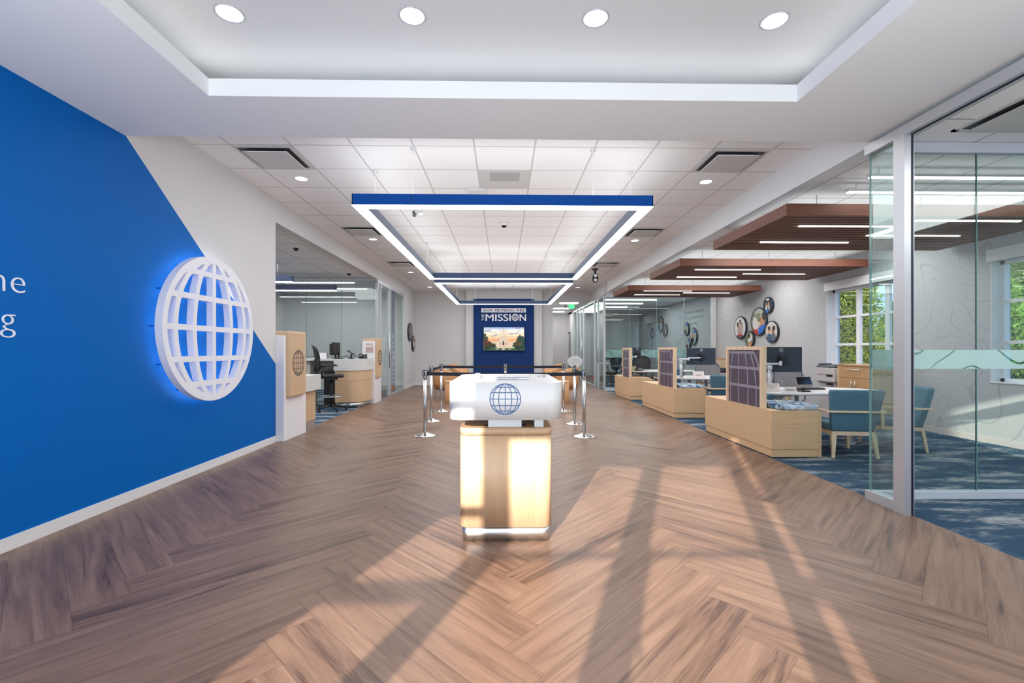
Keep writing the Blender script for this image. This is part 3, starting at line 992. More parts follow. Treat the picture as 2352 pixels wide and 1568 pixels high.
cb = [(sx * 0.92, sy * 2.39) for sx in (-1, 1) for sy in (-1, 1)] + [(sx * 1.463, sy * 1.8) for sx in (-1, 1) for sy in (-1, 1)]
p1 = pendant('large blue rectangular ring pendant nearest the entrance, lit underneath', 0.0, 7.11, 3.04, 4.90, 2.7, cb, navy_pend, grey_pend)
p2 = pendant('farther rectangular ring pendant with dark faces in front of the navy panel', 0.01, 12.53, 3.04, 4.82, 2.7, cb, mat('dark_navy_enamel', (0.012, 0.030, 0.085), 0.45), grey_pend)


def bar_pendant(label, cx, cy, length, z):
    t = thing('linear_pendant_light', label, 'light', (cx, cy, z), 0, 'linear pendants over the tellers')
    m = MB(); m.box(-length / 2, length / 2, -0.06, 0.06, 0.01, 0.13); m.build('body', mat('dark_navy_enamel', (0.012, 0.030, 0.085), 0.45), t)
    m = MB(); m.box(-length / 2, length / 2, -0.05, 0.05, -0.004, 0.01); m.build('diffuser', led_small, t)
    for x in (-length / 2 + 0.12, length / 2 - 0.3):
        m = MB(); m.cyl((x, 0, 0.13), (x, 0, ZL - z), 0.0025, seg=6); m.build('cable', silver, t)
        m = MB(); m.lathe([(0.001, 0), (0.03, 0), (0.008, -0.03), (0.001, -0.03)], (x, 0, ZL - z), 12); m.build('canopy', trim_white, t)


bar_pendant('navy linear pendant over the tellers, nearer and shorter in view', -5.0, 9.35, 1.55, 2.6)
bar_pendant('navy linear pendant over the tellers, farther and longer in view', -4.8, 10.7, 1.9, 2.6)
for k, (x0, x1, y, l) in enumerate(((-5.7, -3.9, 12.16, 'slim ceiling light line in the left glass room, nearer one'), (-4.9, -3.95, 13.4, 'slim ceiling light line in the left glass room, farther one'))):
    m = MB(); m.box(x0, x1, y - 0.025, y + 0.025, 2.985, 2.999); tag(m.build('linear_ceiling_light', led_small), l, 'light', 'light lines in the left glass room')
for k, (x0, x1, y) in enumerate(((3.7, 5.6, 14.9), (3.5, 5.3, 15.9), (3.6, 5.2, 17.2), (3.5, 5.0, 18.6))):
    m = MB(); m.box(x0, x1, y - 0.03, y + 0.03, 2.945, 2.979)
    tag(m.build('linear_ceiling_light', led_small), 'slim ceiling light line in the far right glass room, %s from the glass' % ('first', 'second', 'third', 'fourth')[k], 'light', 'light lines in the far right glass room')
for k, (x0, x1, y) in enumerate(((3.5, 5.9, 4.36), (3.6, 6.2, 4.78))):
    m = MB(); m.box(x0, x1, y - 0.02, y + 0.02, 2.902, 2.93); o = m.build('linear_ceiling_light', silver)
    q = MB(); q.box(x0 + 0.01, x1 - 0.01, y - 0.021, y + 0.021, 2.895, 2.905); q.build('diffuser', led_small, o)
    for x in (x0 + 0.1, x1 - 0.1):
        c = MB(); c.cyl((x, y, 2.93), (x, y, 3.0), 0.006, seg=8); c.build('stem', silver, o)
    tag(o, 'long slim light line seen through the office glass, %s' % ('upper one nearer the office', 'lower one nearer the wooden canopy')[k], 'light', 'light lines behind the office glass')


# ------------------------------------------------------------------ wooden slat canopies
def canopy(label, y0, y1, leds):
    t = thing('slatted_ceiling_canopy', label, 'ceiling canopy', (3.05, y0, 2.70), 0, 'wooden slat canopies over the desks')
    W, D = 3.30, y1 - y0
    f = MB()
    f.box(0, W, 0, 0.02, 0, 0.125); f.box(0, W, D - 0.02, D, 0, 0.125); f.box(0, 0.02, 0.02, D - 0.02, 0, 0.125); f.box(W - 0.02, W, 0.02, D - 0.02, 0, 0.125)
    f.build('fascia', walnut, t)
    s = MB(); n = int(round((D - 0.04) / 0.088))
    p = (D - 0.04) / n
    for k in range(n):
        s.box(0.02, W - 0.02, 0.02 + k * p + 0.012, 0.02 + k * p + 0.012 + 0.052, 0.004, 0.075)
    s.build('slats', walnut, t)
    m = MB(); m.box(0.02, W - 0.02, 0.02, D - 0.02, 0.085, 0.095); m.build('backing', mat('dark_backing', (0.02, 0.012, 0.01), 0.9), t)
    for (x, y) in leds:
        m = MB(); m.box(x, x + 1.2, y - 0.014, y + 0.014, -0.003, 0.01); m.build('light_bar', led_small, t)
    for x in (0.5, 1.7, 2.9):
        for y in (0.25, D - 0.25):
            r = MB(); r.cyl((x, y, 0.095), (x, y, 0.30), 0.006, seg=8); r.build('hanger', silver, t)


canopy('nearest and largest looking dark wood slat canopy, partly behind the office glass', 4.92, 6.66, ((0.43, 1.27), (0.43, 0.45), (1.57, 0.87), (1.6, 0.2)))
canopy('middle dark wood slat canopy hanging over the second desk', 7.93, 9.56, ((0.43, 0.40), (1.55, 0.86), (0.43, 1.27)))
canopy('farthest dark wood slat canopy in front of the far glass room', 11.25, 12.77, ((0.43, 0.15), (1.58, 0.55), (0.43, 0.95)))


# ------------------------------------------------------------------ glass partitions
def zbox(name, m, parent, *boxes):
    o = None
    for q in boxes:
        b = MB()
        b.box(*q)
        o = b.build(name, m, parent)
    return o


t = thing('glass_wall', 'near glass office side, narrow fixed pane, pale post and long head rail at right', 'glass wall', (RX, 3.48, 0))
zbox('post', alum, t, (-0.055, 0.022, -0.05, 0.05, 0, 2.88))
zbox('door_seal', gasket, t, (-0.002, 0.013, -0.053, -0.050, 0.0, 2.88))['label'] = 'dark rubber seal of the open doorway'
zbox('head_rail', alum, t, (-0.045, 0.045, -2.6, 0.35, 2.88, 2.955))
zbox('head_seal', gasket, t, (-0.006, 0.006, -2.6, -0.06, 2.872, 2.88))
zbox('bottom_rail', alum, t, (-0.04, 0.04, 0.05, 0.35, 0, 0.075))
zbox('pane', glass_n, t, (-0.006, 0.006, 0.05, 0.34, 0.075, 2.88))
zbox('frosted_band', frost, t, (0.0065, 0.008, 0.05, 0.34, 1.09, 1.25))
zbox('glass_edge', glass_edge, t, (-0.006, 0.006, 0.335, 0.345, 0.075, 2.88))
t = thing('glass_wall', 'wide clear glass office front at right with frosted contour band at waist height', 'glass wall', (RX + 0.03, 3.83, 0))
zbox('head_rail', alum_l, t, (0.0, 3.38, -0.03, 0.03, 2.905, 2.985))
zbox('bottom_rail', alum_l, t, (0.0, 3.38, -0.03, 0.03, 0.0, 0.062))
for k, (a, c) in enumerate(((0.0, 0.882), (0.888, 2.10), (2.106, 3.38))):
    zbox('pane', glass_n, t, (a, c, -0.006, 0.006, 0.062, 2.905))
zbox('joint', glass_edge, t, (0.882, 0.888, -0.006, 0.006, 0.062, 2.905), (2.10, 2.106, -0.006, 0.006, 0.062, 2.905))
zbox('frosted_band', frost, t, (0.0, 3.38, -0.0085, -0.007, 1.09, 1.25))

t = thing('glass_wall', 'glass wall closing the room behind the teller area at left', 'glass wall', (-3.1, 11.36, 0))
zbox('head_rail', alum, t, (-3.7, 0.0, -0.03, 0.03, 2.93, 2.99))
zbox('bottom_rail', alum, t, (-3.7, 0.0, -0.03, 0.03, 0.0, 0.06))
for a, c in ((-3.7, -1.705), (-1.70, -0.865), (-0.86, 0.0)):
    zbox('pane', glass_f, t, (a, c, -0.006, 0.006, 0.06, 2.93))
zbox('joint', glass_edge, t, (-1.705, -1.70, -0.008, 0.008, 0.06, 2.93), (-0.865, -0.86, -0.008, 0.008, 0.06, 2.93))
zbox('frosted_band', mat('pale_film', (0.36, 0.42, 0.40), 0.6), t, (-3.7, -0.1, 0.007, 0.0085, 1.07, 1.09))
t = thing('glass_wall', 'glass front with door and navy banner strip at the left rear', 'glass wall', (LX, 11.38, 0))
zbox('head_rail', alum, t, (-0.05, 0.02, 0, 3.05, 2.88, 2.98))
zbox('bottom_rail', alum, t, (-0.05, 0.02, 1.35, 3.05, 0, 0.05))
zbox('post', alum, t, (-0.05, 0.02, 0.25, 0.32, 0, 2.88), (-0.05, 0.02, 1.15, 1.33, 0, 2.88), (-0.05, 0.02, 2.99, 3.05, 0, 2.88), (-0.05, 0.02, -0.02, 0.03, 0, 2.88))
zbox('pane', glass_f, t, (-0.01, 0.0, 0.03, 0.25, 0.0, 2.88))
zbox('pane', glass_f, t, (-0.01, 0.0, 1.33, 2.99, 0.05, 2.88))
d = zbox('door', glass_f, t, (-0.02, -0.01, 0.32, 1.15, 0.02, 2.86))
b = MB()
for yy in (1.02,):
    b.tube([(0.0, yy, 1.62), (0.05, yy, 1.62)], 0.008); b.tube([(0.0, yy, 0.82), (0.05, yy, 0.82)], 0.008); b.tube([(0.05, yy, 0.76), (0.05, yy, 1.68)], 0.012)
b.build('door_pull', steel, d)
bn = zbox('banner_film', film_navy, t, (-0.03, -0.025, 1.36, 1.95, 0.05, 2.88))
text('lettering', 'integrity', 0.42, white_letter, Matrix.Translation((-0.02, 1.80, 0.30)) @ LEFTW @ Matrix.Rotation(PI / 2, 4, 'Z'), bn, 0.001, align='LEFT')
b = MB(); b.prism(rrect(1.42, 1.82, 0.10, 0.24, 0.06), 0, 0.003, Matrix.Translation((-0.02, 0, 0)) @ LEFTW); b.build('orange_mark', film_orange, bn)

t = thing('glass_wall', 'greenish glass wall facing the desks in front of the far right room', 'glass wall', (3.1, 14.0, 0))
zbox('head_rail', alum_l, t, (0.0, 3.38, -0.03, 0.03, 2.84, 2.98))
zbox('bottom_rail', alum_l, t, (0.0, 3.38, -0.03, 0.03, 0.0, 0.09))
for a, c in ((0.0, 0.745), (0.75, 1.565), (1.57, 2.405), (2.41, 3.235)):
    zbox('pane', glass_n, t, (a, c, -0.006, 0.006, 0.09, 2.84))
zbox('joint', glass_edge, t, *[(x, x + 0.006, -0.008, 0.008, 0.09, 2.84) for x in (0.744, 1.564, 2.404, 3.235)])
zbox('wall_return', wall_white, t, (3.24, 3.385, -0.05, 0.05, 0.09, 2.84))
zbox('frosted_band', frost, t, (0.0, 3.235, 0.007, 0.0085, 1.0, 1.24))
t = thing('glass_wall', 'glass front with posts, doors and navy strips along the back hallway', 'glass wall', (RX, 14.0, 0))
zbox('head_rail', alum, t, (-0.03, 0.03, 0, 6.4, 2.84, 2.93))
zbox('bottom_rail', alum, t, (-0.03, 0.03, 1.6, 6.4, 0, 0.05))
for y in (0.05, 0.95, 1.5, 3.7, 4.4, 5.2, 6.3):
    zbox('post', alum, t, (-0.03, 0.03, y - 0.05, y + 0.05, 0, 2.84))
zbox('pane', glass_f, t, (-0.006, 0.006, 0.1, 6.3, 0.05, 2.84))
for y0, y1 in ((1.62, 2.3), (4.5, 5.1)):
    f = zbox('banner_film', film_navy, t, (0.012, 0.016, y0, y1, 0.05, 2.84))
    zbox('orange_mark', film_orange, f, (0.0, 0.010, y0 + 0.1, y1 - 0.1, 0.18, 0.3))
    q = MB()
    for k in range(16):
        q.box(0.008, 0.011, y0 + 0.12, y0 + 0.18 + 0.05 * (k % 3), 0.5 + k * 0.09, 0.53 + k * 0.09)
    q.build('small_print', white_letter, f)
for y in (0.75, 3.9):
    b = MB(); b.tube([(-0.05, y, 0.8), (-0.05, y, 1.6)], 0.012)
    for z in (0.82, 1.57):
        b.tube([(-0.05, y, z), (-0.004, y, z)], 0.007)
    b.build('door_pull', steel, t)

# ================================================================== THINGS ON THE LEFT WALL
t = thing('wall_globe_sign', 'big white halo lit wire globe sign mounted on the blue wall', 'sign', (LX, 4.77, 1.46))
b = MB(); globe(b, 0.725, 0.062, 0.065, Matrix.Translation((0.078, 0, 0)) @ LEFTW, 64); b.build('globe_grid', white_letter, t)
b = MB(); globe(b, 0.708, 0.022, 0.006, Matrix.Translation((0.070, 0, 0)) @ LEFTW, 64); b.build('halo_light', led_halo, t)
for k in range(12):
    a = 2 * PI * k / 12
    b = MB(); b.cyl((0, 0.68 * math.cos(a), 0.68 * math.sin(a)), (0.08, 0.68 * math.cos(a), 0.68 * math.sin(a)), 0.006, seg=8); b.build('standoff', mat('blue_standoff', (0.003, 0.09, 0.40), 0.5), t)
for y in (-0.31, 0, 0.31):
    for z in (-0.31, 0.31):
        b = MB(); b.cyl((0, y, z), (0.08, y, z), 0.006, seg=8); b.build('standoff', mat('blue_standoff', (0.003, 0.09, 0.40), 0.5), t)
lt = thing('wall_lettering', 'white raised letters ending two lines of text on the blue wall at left edge', 'lettering', (LX, 3.05, 1.6))
text('text_line', 'the', 0.225, white_letter, Matrix.Translation((0.002, 0.0, 0.012)) @ LEFTW, lt, 0.004, offset=-0.004, spacing=1.05, align='RIGHT')
text('text_line', 'banking', 0.225, white_letter, Matrix.Translation((0.002, -0.065, -0.225)) @ LEFTW, lt, 0.004, offset=-0.004, spacing=1.05, align='RIGHT')


def photo_disc(label, wall, pos, r, shapes, cat='picture', rim=None, group='round photo discs', txt=None):
    """round framed picture; shapes: (kind, color, cx, cy, rx, ry, rot) in units of the radius"""
    t = thing('round_picture', label, cat, pos, 0, group)
    b = MB(); b.prism([(r * math.cos(2 * PI * k / 40), r * math.sin(2 * PI * k / 40)) for k in range(40)], 0.02, 0.055, wall, True)
    b.build('rim', rim or mat('navy_black_rim', (0.006, 0.010, 0.03), 0.4), t)
    b = MB(); rr = r * 0.92
    z = 0.0555
    for (c, cx, cy, rx, ry, rot) in shapes:
        b.use(mat('print_%02x%02x%02x' % tuple(int(v * 255) for v in c), c, 0.5))
        pts = []
        for k in range(20):
            a = 2 * PI * k / 20
            x, y = rx * math.cos(a), ry * math.sin(a)
            x, y = cx + x * math.cos(rot) - y * math.sin(rot), cy + x * math.sin(rot) + y * math.cos(rot)
            d = math.hypot(x, y)
            if d > 1:
                x, y = x / d, y / d
            pts.append((x * rr, y * rr))
        b.poly([wall @ Vector((x, y, z)) for x, y in pts])
        z += 0.0004
    o = b.build('print', None, t)
    if txt:
        for k, line in enumerate(txt):
            text('lettering', line, r * 0.16, letter, Matrix.Translation(wall @ Vector((0, r * (0.35 - 0.24 * k), z + 0.001))) @ wall, t, 0.0005)
    return t


SK, SK2, HD, BL, RD, WH, GN, DK, GY = (0.52, 0.24, 0.12), (0.30, 0.14, 0.08), (0.03, 0.018, 0.014), (0.01, 0.13, 0.52), (0.42, 0.015, 0.015), (0.62, 0.60, 0.58), (0.12, 0.15, 0.08), (0.015, 0.02, 0.03), (0.34, 0.32, 0.31)
photo_disc('round dark grey quotation disc with pale lines of text on the left rear wall', LEFTW, (LX, 15.2, 1.82), 0.30, [((0.10, 0.10, 0.11), 0, 0, 1, 1, 0)], 'plaque', mat('plaque_rim', (0.05, 0.05, 0.055), 0.5), 'round discs on the left rear wall', ['WE PUT', 'OUR MEMBERS', 'AT THE CENTER', 'OF EVERY', 'MISSION'])
photo_disc('round photo with a tan picture on the left rear wall, right of the grey disc', LEFTW, (LX, 15.80, 1.45), 0.27,
           [(WH, 0, 0, 1, 1, 0), (SK, 0.1, 0.1, 0.45, 0.6, 0.2), (HD, -0.1, 0.5, 0.35, 0.3, 0), (GN, -0.3, -0.6, 0.5, 0.3, 0)], group='round discs on the left rear wall')
G1 = 'round photo discs on the contour wallpaper'
photo_disc('largest round photo, grey haired person in red facing person in blue shirt', RIGHTW, (EX, 11.57, 1.955), 0.36,
           [(GN, 0, 0, 1, 1, 0), ((0.45, 0.47, 0.42), 0.1, 0.62, 0.62, 0.35, 0), ((0.20, 0.23, 0.14), -0.2, 0.35, 0.6, 0.25, 0.3), (RD, -0.3, -0.75, 0.55, 0.42, 0.2), (SK, -0.1, -0.2, 0.22, 0.3, 0), (WH, -0.42, -0.12, 0.36, 0.5, 0.2), ((0.6, 0.5, 0.38), 0.15, -0.42, 0.25, 0.42, 0),
            (BL, 0.62, -0.62, 0.62, 0.52, 0.5), (SK, 0.62, 0.05, 0.28, 0.36, 0), (HD, 0.78, 0.38, 0.24, 0.34, 0.2), (SK, 0.35, -0.25, 0.08, 0.25, -0.5)], group=G1)
photo_disc('top round photo of a group against dark foliage', RIGHTW, (EX, 11.15, 2.33), 0.20,
           [(DK, 0, 0, 1, 1, 0), (WH, 0, 0.75, 0.4, 0.15, 0), (SK2, -0.35, 0.2, 0.18, 0.22, 0), (WH, -0.3, -0.35, 0.2, 0.35, 0), (SK, 0.25, 0.22, 0.16, 0.2, 0), (GY, 0.3, -0.3, 0.22, 0.4, 0), (SK, 0.0, -0.05, 0.14, 0.16, 0), (BL, -0.1, -0.8, 0.25, 0.3, 0)], group=G1)
photo_disc('left round photo of a family in pale pink on white', RIGHTW, (EX, 12.47, 1.84), 0.31,
           [(WH, 0, 0, 1, 1, 0), (DK, 0, -0.95, 0.7, 0.35, 0), ((0.42, 0.27, 0.27), 0.0, -0.35, 0.5, 0.55, 0), ((0.45, 0.40, 0.30), 0.45, -0.2, 0.2, 0.45, 0), (SK2, -0.35, 0.25, 0.2, 0.25, 0), (HD, -0.42, 0.35, 0.18, 0.22, 0), (SK2, 0.05, 0.5, 0.16, 0.2, 0), (HD, 0.05, 0.62, 0.17, 0.16, 0), (SK2, 0.35, 0.3, 0.15, 0.18, 0), (RD, 0.0, -0.72, 0.35, 0.12, 0)], group=G1)
photo_disc('right round photo of two smiling people in blue against beige', RIGHTW, (EX, 11.0, 1.675), 0.265,
           [((0.50, 0.46, 0.42), 0, 0, 1, 1, 0), (DK, 0, -0.75, 0.9, 0.5, 0), ((0.03, 0.08, 0.15), -0.4, -0.6, 0.35, 0.45, 0), ((0.10, 0.11, 0.15), 0.35, -0.5, 0.4, 0.45, 0), (SK, -0.3, 0.15, 0.2, 0.26, 0), (HD, -0.36, 0.36, 0.22, 0.2, 0), (SK2, 0.3, 0.12, 0.2, 0.26, 0), (HD, 0.45, 0.35, 0.25, 0.25, 0)], group=G1)
photo_disc('bottom round photo of a parent holding a small child', RIGHTW, (EX, 12.0, 1.525), 0.215,
           [(GN, 0, 0, 1, 1, 0), (WH, 0.45, 0.2, 0.3, 0.5, 0), (SK, 0.15, -0.75, 0.5, 0.4, 0.5), (WH, 0.0, -0.15, 0.35, 0.3, 0), (SK2, 0.0, 0.25, 0.2, 0.26, 0), (HD, -0.02, 0.42, 0.28, 0.22, 0)], group=G1)
G2 = 'round discs inside the far right glass room'
for (y, z, r, l) in ((18.9, 2.28, 0.34, 'upper'), (18.35, 2.02, 0.25, 'right'), (19.9, 1.95, 0.22, 'left')):
    photo_disc('dim round photo far inside the glass room, %s of the trio' % l, RIGHTW, (EX, y, z), r, [((0.18, 0.2, 0.19), 0, 0, 1, 1, 0), (SK2, 0.1, 0.1, 0.3, 0.4, 0), (DK, -0.3, -0.4, 0.4, 0.4, 0), (WH, 0.4, -0.3, 0.2, 0.4, 0)], group=G2)
for (y, z, r, l) in ((16.2, 1.97, 0.235, 'upper left'), (15.6, 1.69, 0.30, 'right and largest'), (16.05, 1.44, 0.205, 'lowest')):
    photo_disc('dim round photo just behind the glass room front, %s of three' % l, RIGHTW, (EX, y, z), r, [((0.30, 0.33, 0.32), 0, 0, 1, 1, 0), (SK, 0.0, 0.1, 0.3, 0.4, 0), (DK, -0.2, -0.5, 0.5, 0.4, 0), (BL, 0.4, 0.6, 0.4, 0.2, 0)], group=G2)
t = thing('wall_lettering', 'grey three line text on the wall inside the far right glass room', 'lettering', (EX, 16.5, 2.3))
for k, s in enumerate(('We serve with compassion', 'We foster community and', 'our members first')):
    text('text_line', s, 0.15, mat('grey_vinyl', (0.25, 0.28, 0.28), 0.6), Matrix.Translation((-0.003, 0, 0.20 - 0.2 * k)) @ RIGHTW, t, 0.001, align='LEFT')

# ================================================================== FEATURE PANEL AND SCREEN ON THE BACK WALL
b = MB(); b.box(-1.03, 1.06, 15.985, 16.05, 0.0, 3.0)
tag(b.build('felt_wall_panel', felt), 'tall navy felt panel on the back wall behind the screen', 'wall panel')
t = thing('wall_lettering', 'pale grey slogan lettering with small globe on the navy felt panel', 'lettering', (0.01, 15.98, 2.2))
b = MB(); b.box(-0.77, 0.77, -0.022, 0.0, 0.325, 0.475); b.build('band', letter, t)
text('text_line', 'OUR MEMBERS ARE', 0.125, felt, Matrix.Translation((0, -0.0235, 0.357)) @ FRONT, t, 0.002, offset=0.0, spacing=1.32, fit=1.42, heavy=0.002)
text('text_line', 'MISSI', 0.34, letter, Matrix.Translation((-0.62, 0, 0.035)) @ FRONT, t, 0.012, offset=0.0, align='LEFT', fit=0.86, heavy=0.007)
text('text_line', 'N', 0.34, letter, Matrix.Translation((0.555, 0, 0.035)) @ FRONT, t, 0.012, offset=0.0, align='LEFT', fit=0.215, heavy=0.007)
text('text_line', 'THE', 0.125, letter, Matrix.Translation((-0.675, 0, 0.155)) @ FRONT @ Matrix.Rotation(PI / 2, 4, 'Z'), t, 0.008, heavy=0.0025)
b = MB(); globe(b, 0.125, 0.015, 0.02, Matrix.Translation((0.40, 0, 0.157)) @ FRONT, 32); b.build('globe_mark', letter, t)

t = thing('television', 'wall screen showing a white domed building at sunset, on the navy panel', 'television', (0.02, 15.98, 1.62))
b = MB(); b.box(-0.71, 0.71, -0.07, -0.015, -0.41, 0.41, 0.004); b.build('bezel', blackg, t)
b = MB(); b.box(-0.2, 0.2, -0.015, 0.0, -0.2, 0.2); b.build('wall_bracket', black, t)
# glowing screen picture
m, tt, bb = newmat('screen_sky')
tc = nd(tt, 'ShaderNodeTexCoord'); sp = nd(tt, 'ShaderNodeSeparateXYZ'); tt.links.new(tc.outputs['Object'], sp.inputs[0])
nz = nd(tt, 'ShaderNodeTexNoise'); mp = nd(tt, 'ShaderNodeMapping'); mp.inputs['Scale'].default_value = (1.6, 1, 9); nz.inputs['Scale'].default_value = 1.6; nz.inputs['Detail'].default_value = 4
tt.links.new(tc.outputs['Object'], mp.inputs[0]); tt.links.new(mp.outputs[0], nz.inputs['Vector'])
rp = nd(tt, 'ShaderNodeValToRGB'); e = rp.color_ramp.elements
e[0].position = 0.30; e[0].color = (0.75, 0.16, 0.10, 1); e[1].position = 0.98; e[1].color = (0.20, 0.38, 0.70, 1)
for p, c in ((0.42, (0.95, 0.38, 0.14)), (0.55, (1.0, 0.62, 0.35)), (0.72, (1.0, 0.86, 0.62)), (0.88, (0.85, 0.86, 0.85))):
    x = e.new(p); x.color = (*c, 1)
tt.links.new(mth(tt, 'ADD', mth(tt, 'MULTIPLY', sp.outputs['Z'], 1.25), 0.5), rp.inputs[0])
cl = mth(tt, 'MULTIPLY', mth(tt, 'GREATER_THAN', nz.outputs['Fac'], 0.57), 0.75)
cc = mixc(tt, cl, rp.outputs[0], (0.30, 0.30, 0.48))
tt.links.new(cc, bb.inputs['Emission Color']); bb.inputs['Emission Strength'].default_value = 0.8; bb.inputs['Base Color'].default_value = (0, 0, 0, 1)
scr = MB(); scr.use(m).poly([(-0.695, -0.0705, -0.395), (0.695, -0.0705, -0.395), (0.695, -0.0705, 0.395), (-0.695, -0.0705, 0.395)])


sc_n = [0]


def sc(pts, col, d, strength=0.68):
    key = 'screen_%02x%02x%02x' % tuple(int(v * 255) for v in col)
    new = key not in MATS
    mm = emit(key, col, strength)
    if new:
        mm.node_tree.nodes['Principled BSDF'].inputs['Base Color'].default_value = (0, 0, 0, 1)
    sc_n[0] += 1
    scr.use(mm)
    scr.poly([(max(-0.695, min(0.695, x)), -0.071 - sc_n[0] * 0.00003, max(-0.395, min(0.395, z))) for x, z in pts])


def el(cx, cz, rx, rz, n=16, a0=0.0, a1=2 * PI):
    return [(cx + rx * math.cos(a0 + (a1 - a0) * k / (n - 1 if a1 - a0 < 6 else n)), cz + rz * math.sin(a0 + (a1 - a0) * k / (n - 1 if a1 - a0 < 6 else n))) for k in range(n)]


ST, ST2, ST3 = (0.98, 0.78, 0.58), (0.62, 0.43, 0.31), (0.30, 0.21, 0.17)
sc([(-0.695, -0.395), (0.695, -0.395), (0.695, -0.30), (-0.695, -0.30)], (0.03, 0.13, 0.05), 1)
sc([(-0.55, -0.33), (0.50, -0.33), (0.50, -0.10), (-0.55, -0.10)], ST, 1)
sc([(-0.19, -0.33), (0.16, -0.33), (0.16, -0.055), (-0.19, -0.055)], ST, 2)
for k in range(24):
    x = -0.53 + k * 0.0445
    sc([(x, -0.22), (x + 0.014, -0.22), (x + 0.014, -0.12), (x, -0.12)], ST2, 2)
    sc([(x, -0.31), (x + 0.014, -0.31), (x + 0.014, -0.26), (x, -0.26)], ST3, 2)
for k in range(7):
    x = -0.16 + k * 0.047
    sc([(x, -0.25), (x + 0.016, -0.25), (x + 0.016, -0.09), (x, -0.09)], ST2, 3)
sc([(-0.15, -0.055), (0.12, -0.055), (0.12, 0.055), (-0.15, 0.055)], ST, 3)
for k in range(9):
    x = -0.14 + k * 0.0285
    sc([(x, -0.02), (x + 0.010, -0.02), (x + 0.010, 0.04), (x, 0.04)], ST2, 4)
sc([(-0.155, -0.06), (0.125, -0.06), (0.125, -0.04), (-0.155, -0.04)], ST2, 4)
sc([(-0.145, 0.055), (0.115, 0.055), (0.115, 0.075), (-0.145, 0.075)], ST2, 4)
sc(el(-0.015, 0.075, 0.115, 0.235, 14, 0, PI), ST, 4)
sc([(-0.04, 0.29), (0.01, 0.29), (0.005, 0.345), (-0.035, 0.345)], ST2, 5)
sc([(-0.022, 0.345), (-0.008, 0.345), (-0.014, 0.39), (-0.016, 0.39)], ST3, 5)
sc([(-0.045, -0.23), (0.01, -0.23), (0.01, -0.09), (-0.045, -0.09)], (0.06, 0.04, 0.04), 5)
sc([(-0.07, -0.395), (0.03, -0.395), (0.0, -0.25), (-0.03, -0.25)], (0.75, 0.6, 0.42), 5)
rt = random.Random(11)
for cx, cz, rx, rz, c in ((-0.68, -0.02, 0.10, 0.16, (0.02, 0.07, 0.03)), (-0.62, -0.18, 0.14, 0.14, (0.12, 0.03, 0.02)), (-0.5, -0.24, 0.12, 0.11, (0.10, 0.04, 0.02)), (-0.36, -0.26, 0.07, 0.08, (0.05, 0.06, 0.02)), (-0.62, -0.32, 0.18, 0.06, (0.02, 0.05, 0.02)),
                          (0.55, -0.02, 0.10, 0.12, (0.01, 0.06, 0.05)), (0.64, -0.12, 0.10, 0.2, (0.015, 0.07, 0.05)), (0.42, -0.23, 0.11, 0.09, (0.03, 0.08, 0.03)), (0.5, -0.18, 0.09, 0.09, (0.10, 0.08, 0.02)), (0.55, -0.31, 0.16, 0.07, (0.01, 0.05, 0.03))):
    for k in range(26):
        a, q = rt.random() * 2 * PI, rt.random() ** 0.5
        f = 0.5 + round(rt.random() * 4) / 4 * 0.9
        s = 0.022 + 0.02 * rt.random() if k else min(rx, rz) * 0.8
        sc(el(cx + (rx * q * math.cos(a) if k else 0), cz + (rz * q * math.sin(a) if k else 0), s * (1.2 if k else rx / min(rx, rz)), s * (1 if k else rz / min(rx, rz)), 9), tuple(v * f for v in c), 6)
sc([(-0.26, -0.375), (-0.2, -0.375), (-0.2, -0.355), (-0.26, -0.355)], (0.8, 0.75, 0.65), 7); sc([(0.16, -0.375), (0.22, -0.375), (0.22, -0.355), (0.16, -0.355)], (0.8, 0.75, 0.65), 7)
scr.build('screen', None, t)

# ================================================================== GREETER COUNTER
t = thing('greeter_counter', 'oak pedestal counter with thick white quartz top and blue globe, centre front', 'counter', (0.0145, 2.99, 0))
b = MB(); b.prism(rrect(-0.287, 0.293, 0.028, 0.52, 0.05, 8), 0.0, 0.10, smooth=True); b.build('plinth', mat('plinth_steel', (0.70, 0.71, 0.70), 0.32, 1.0), t)['label'] = 'brushed metal plinth'
b = MB(); b.prism(rrect(-0.299, 0.303, 0.01, 0.55, 0.06, 8), 0.10, 0.695, smooth=True); b.build('cabinet', oak, t)
b = MB(); b.prism(rrect(-0.299, 0.303, 0.01, 0.55, 0.06, 8), 0.698, 0.745, smooth=True); b.build('cabinet_top', oak, t)
b = MB(); b.box(-0.115, 0.105, 0.05, 0.45, 0.745, 0.83); b.box(0.19, 0.25, 0.05, 0.45, 0.745, 0.83); b.build('riser', mat('satin_riser', (0.60, 0.66, 0.68), 0.35, 0.3), t)
b = MB()
for x in (-0.145, 0.11):
    b.box(x, x + 0.025, 0.06, 0.1, 0.745, 0.752)
b.build('cable_slot', mat('slot_dark', (0.05, 0.025, 0.012), 0.8), t)
b = MB(); b.prism(rrect(-0.358, 0.358, -0.125, 0.95, 0.10, 10), 0.815, 1.045, smooth=True); b.build('quartz_top', quartz, t)
b = MB(); globe(b, 0.0975, 0.0052, 0.0015, Matrix.Translation((-0.003, -0.1255, 0.946)) @ FRONT, 64); b.build('globe_emblem', logo_blue, t)

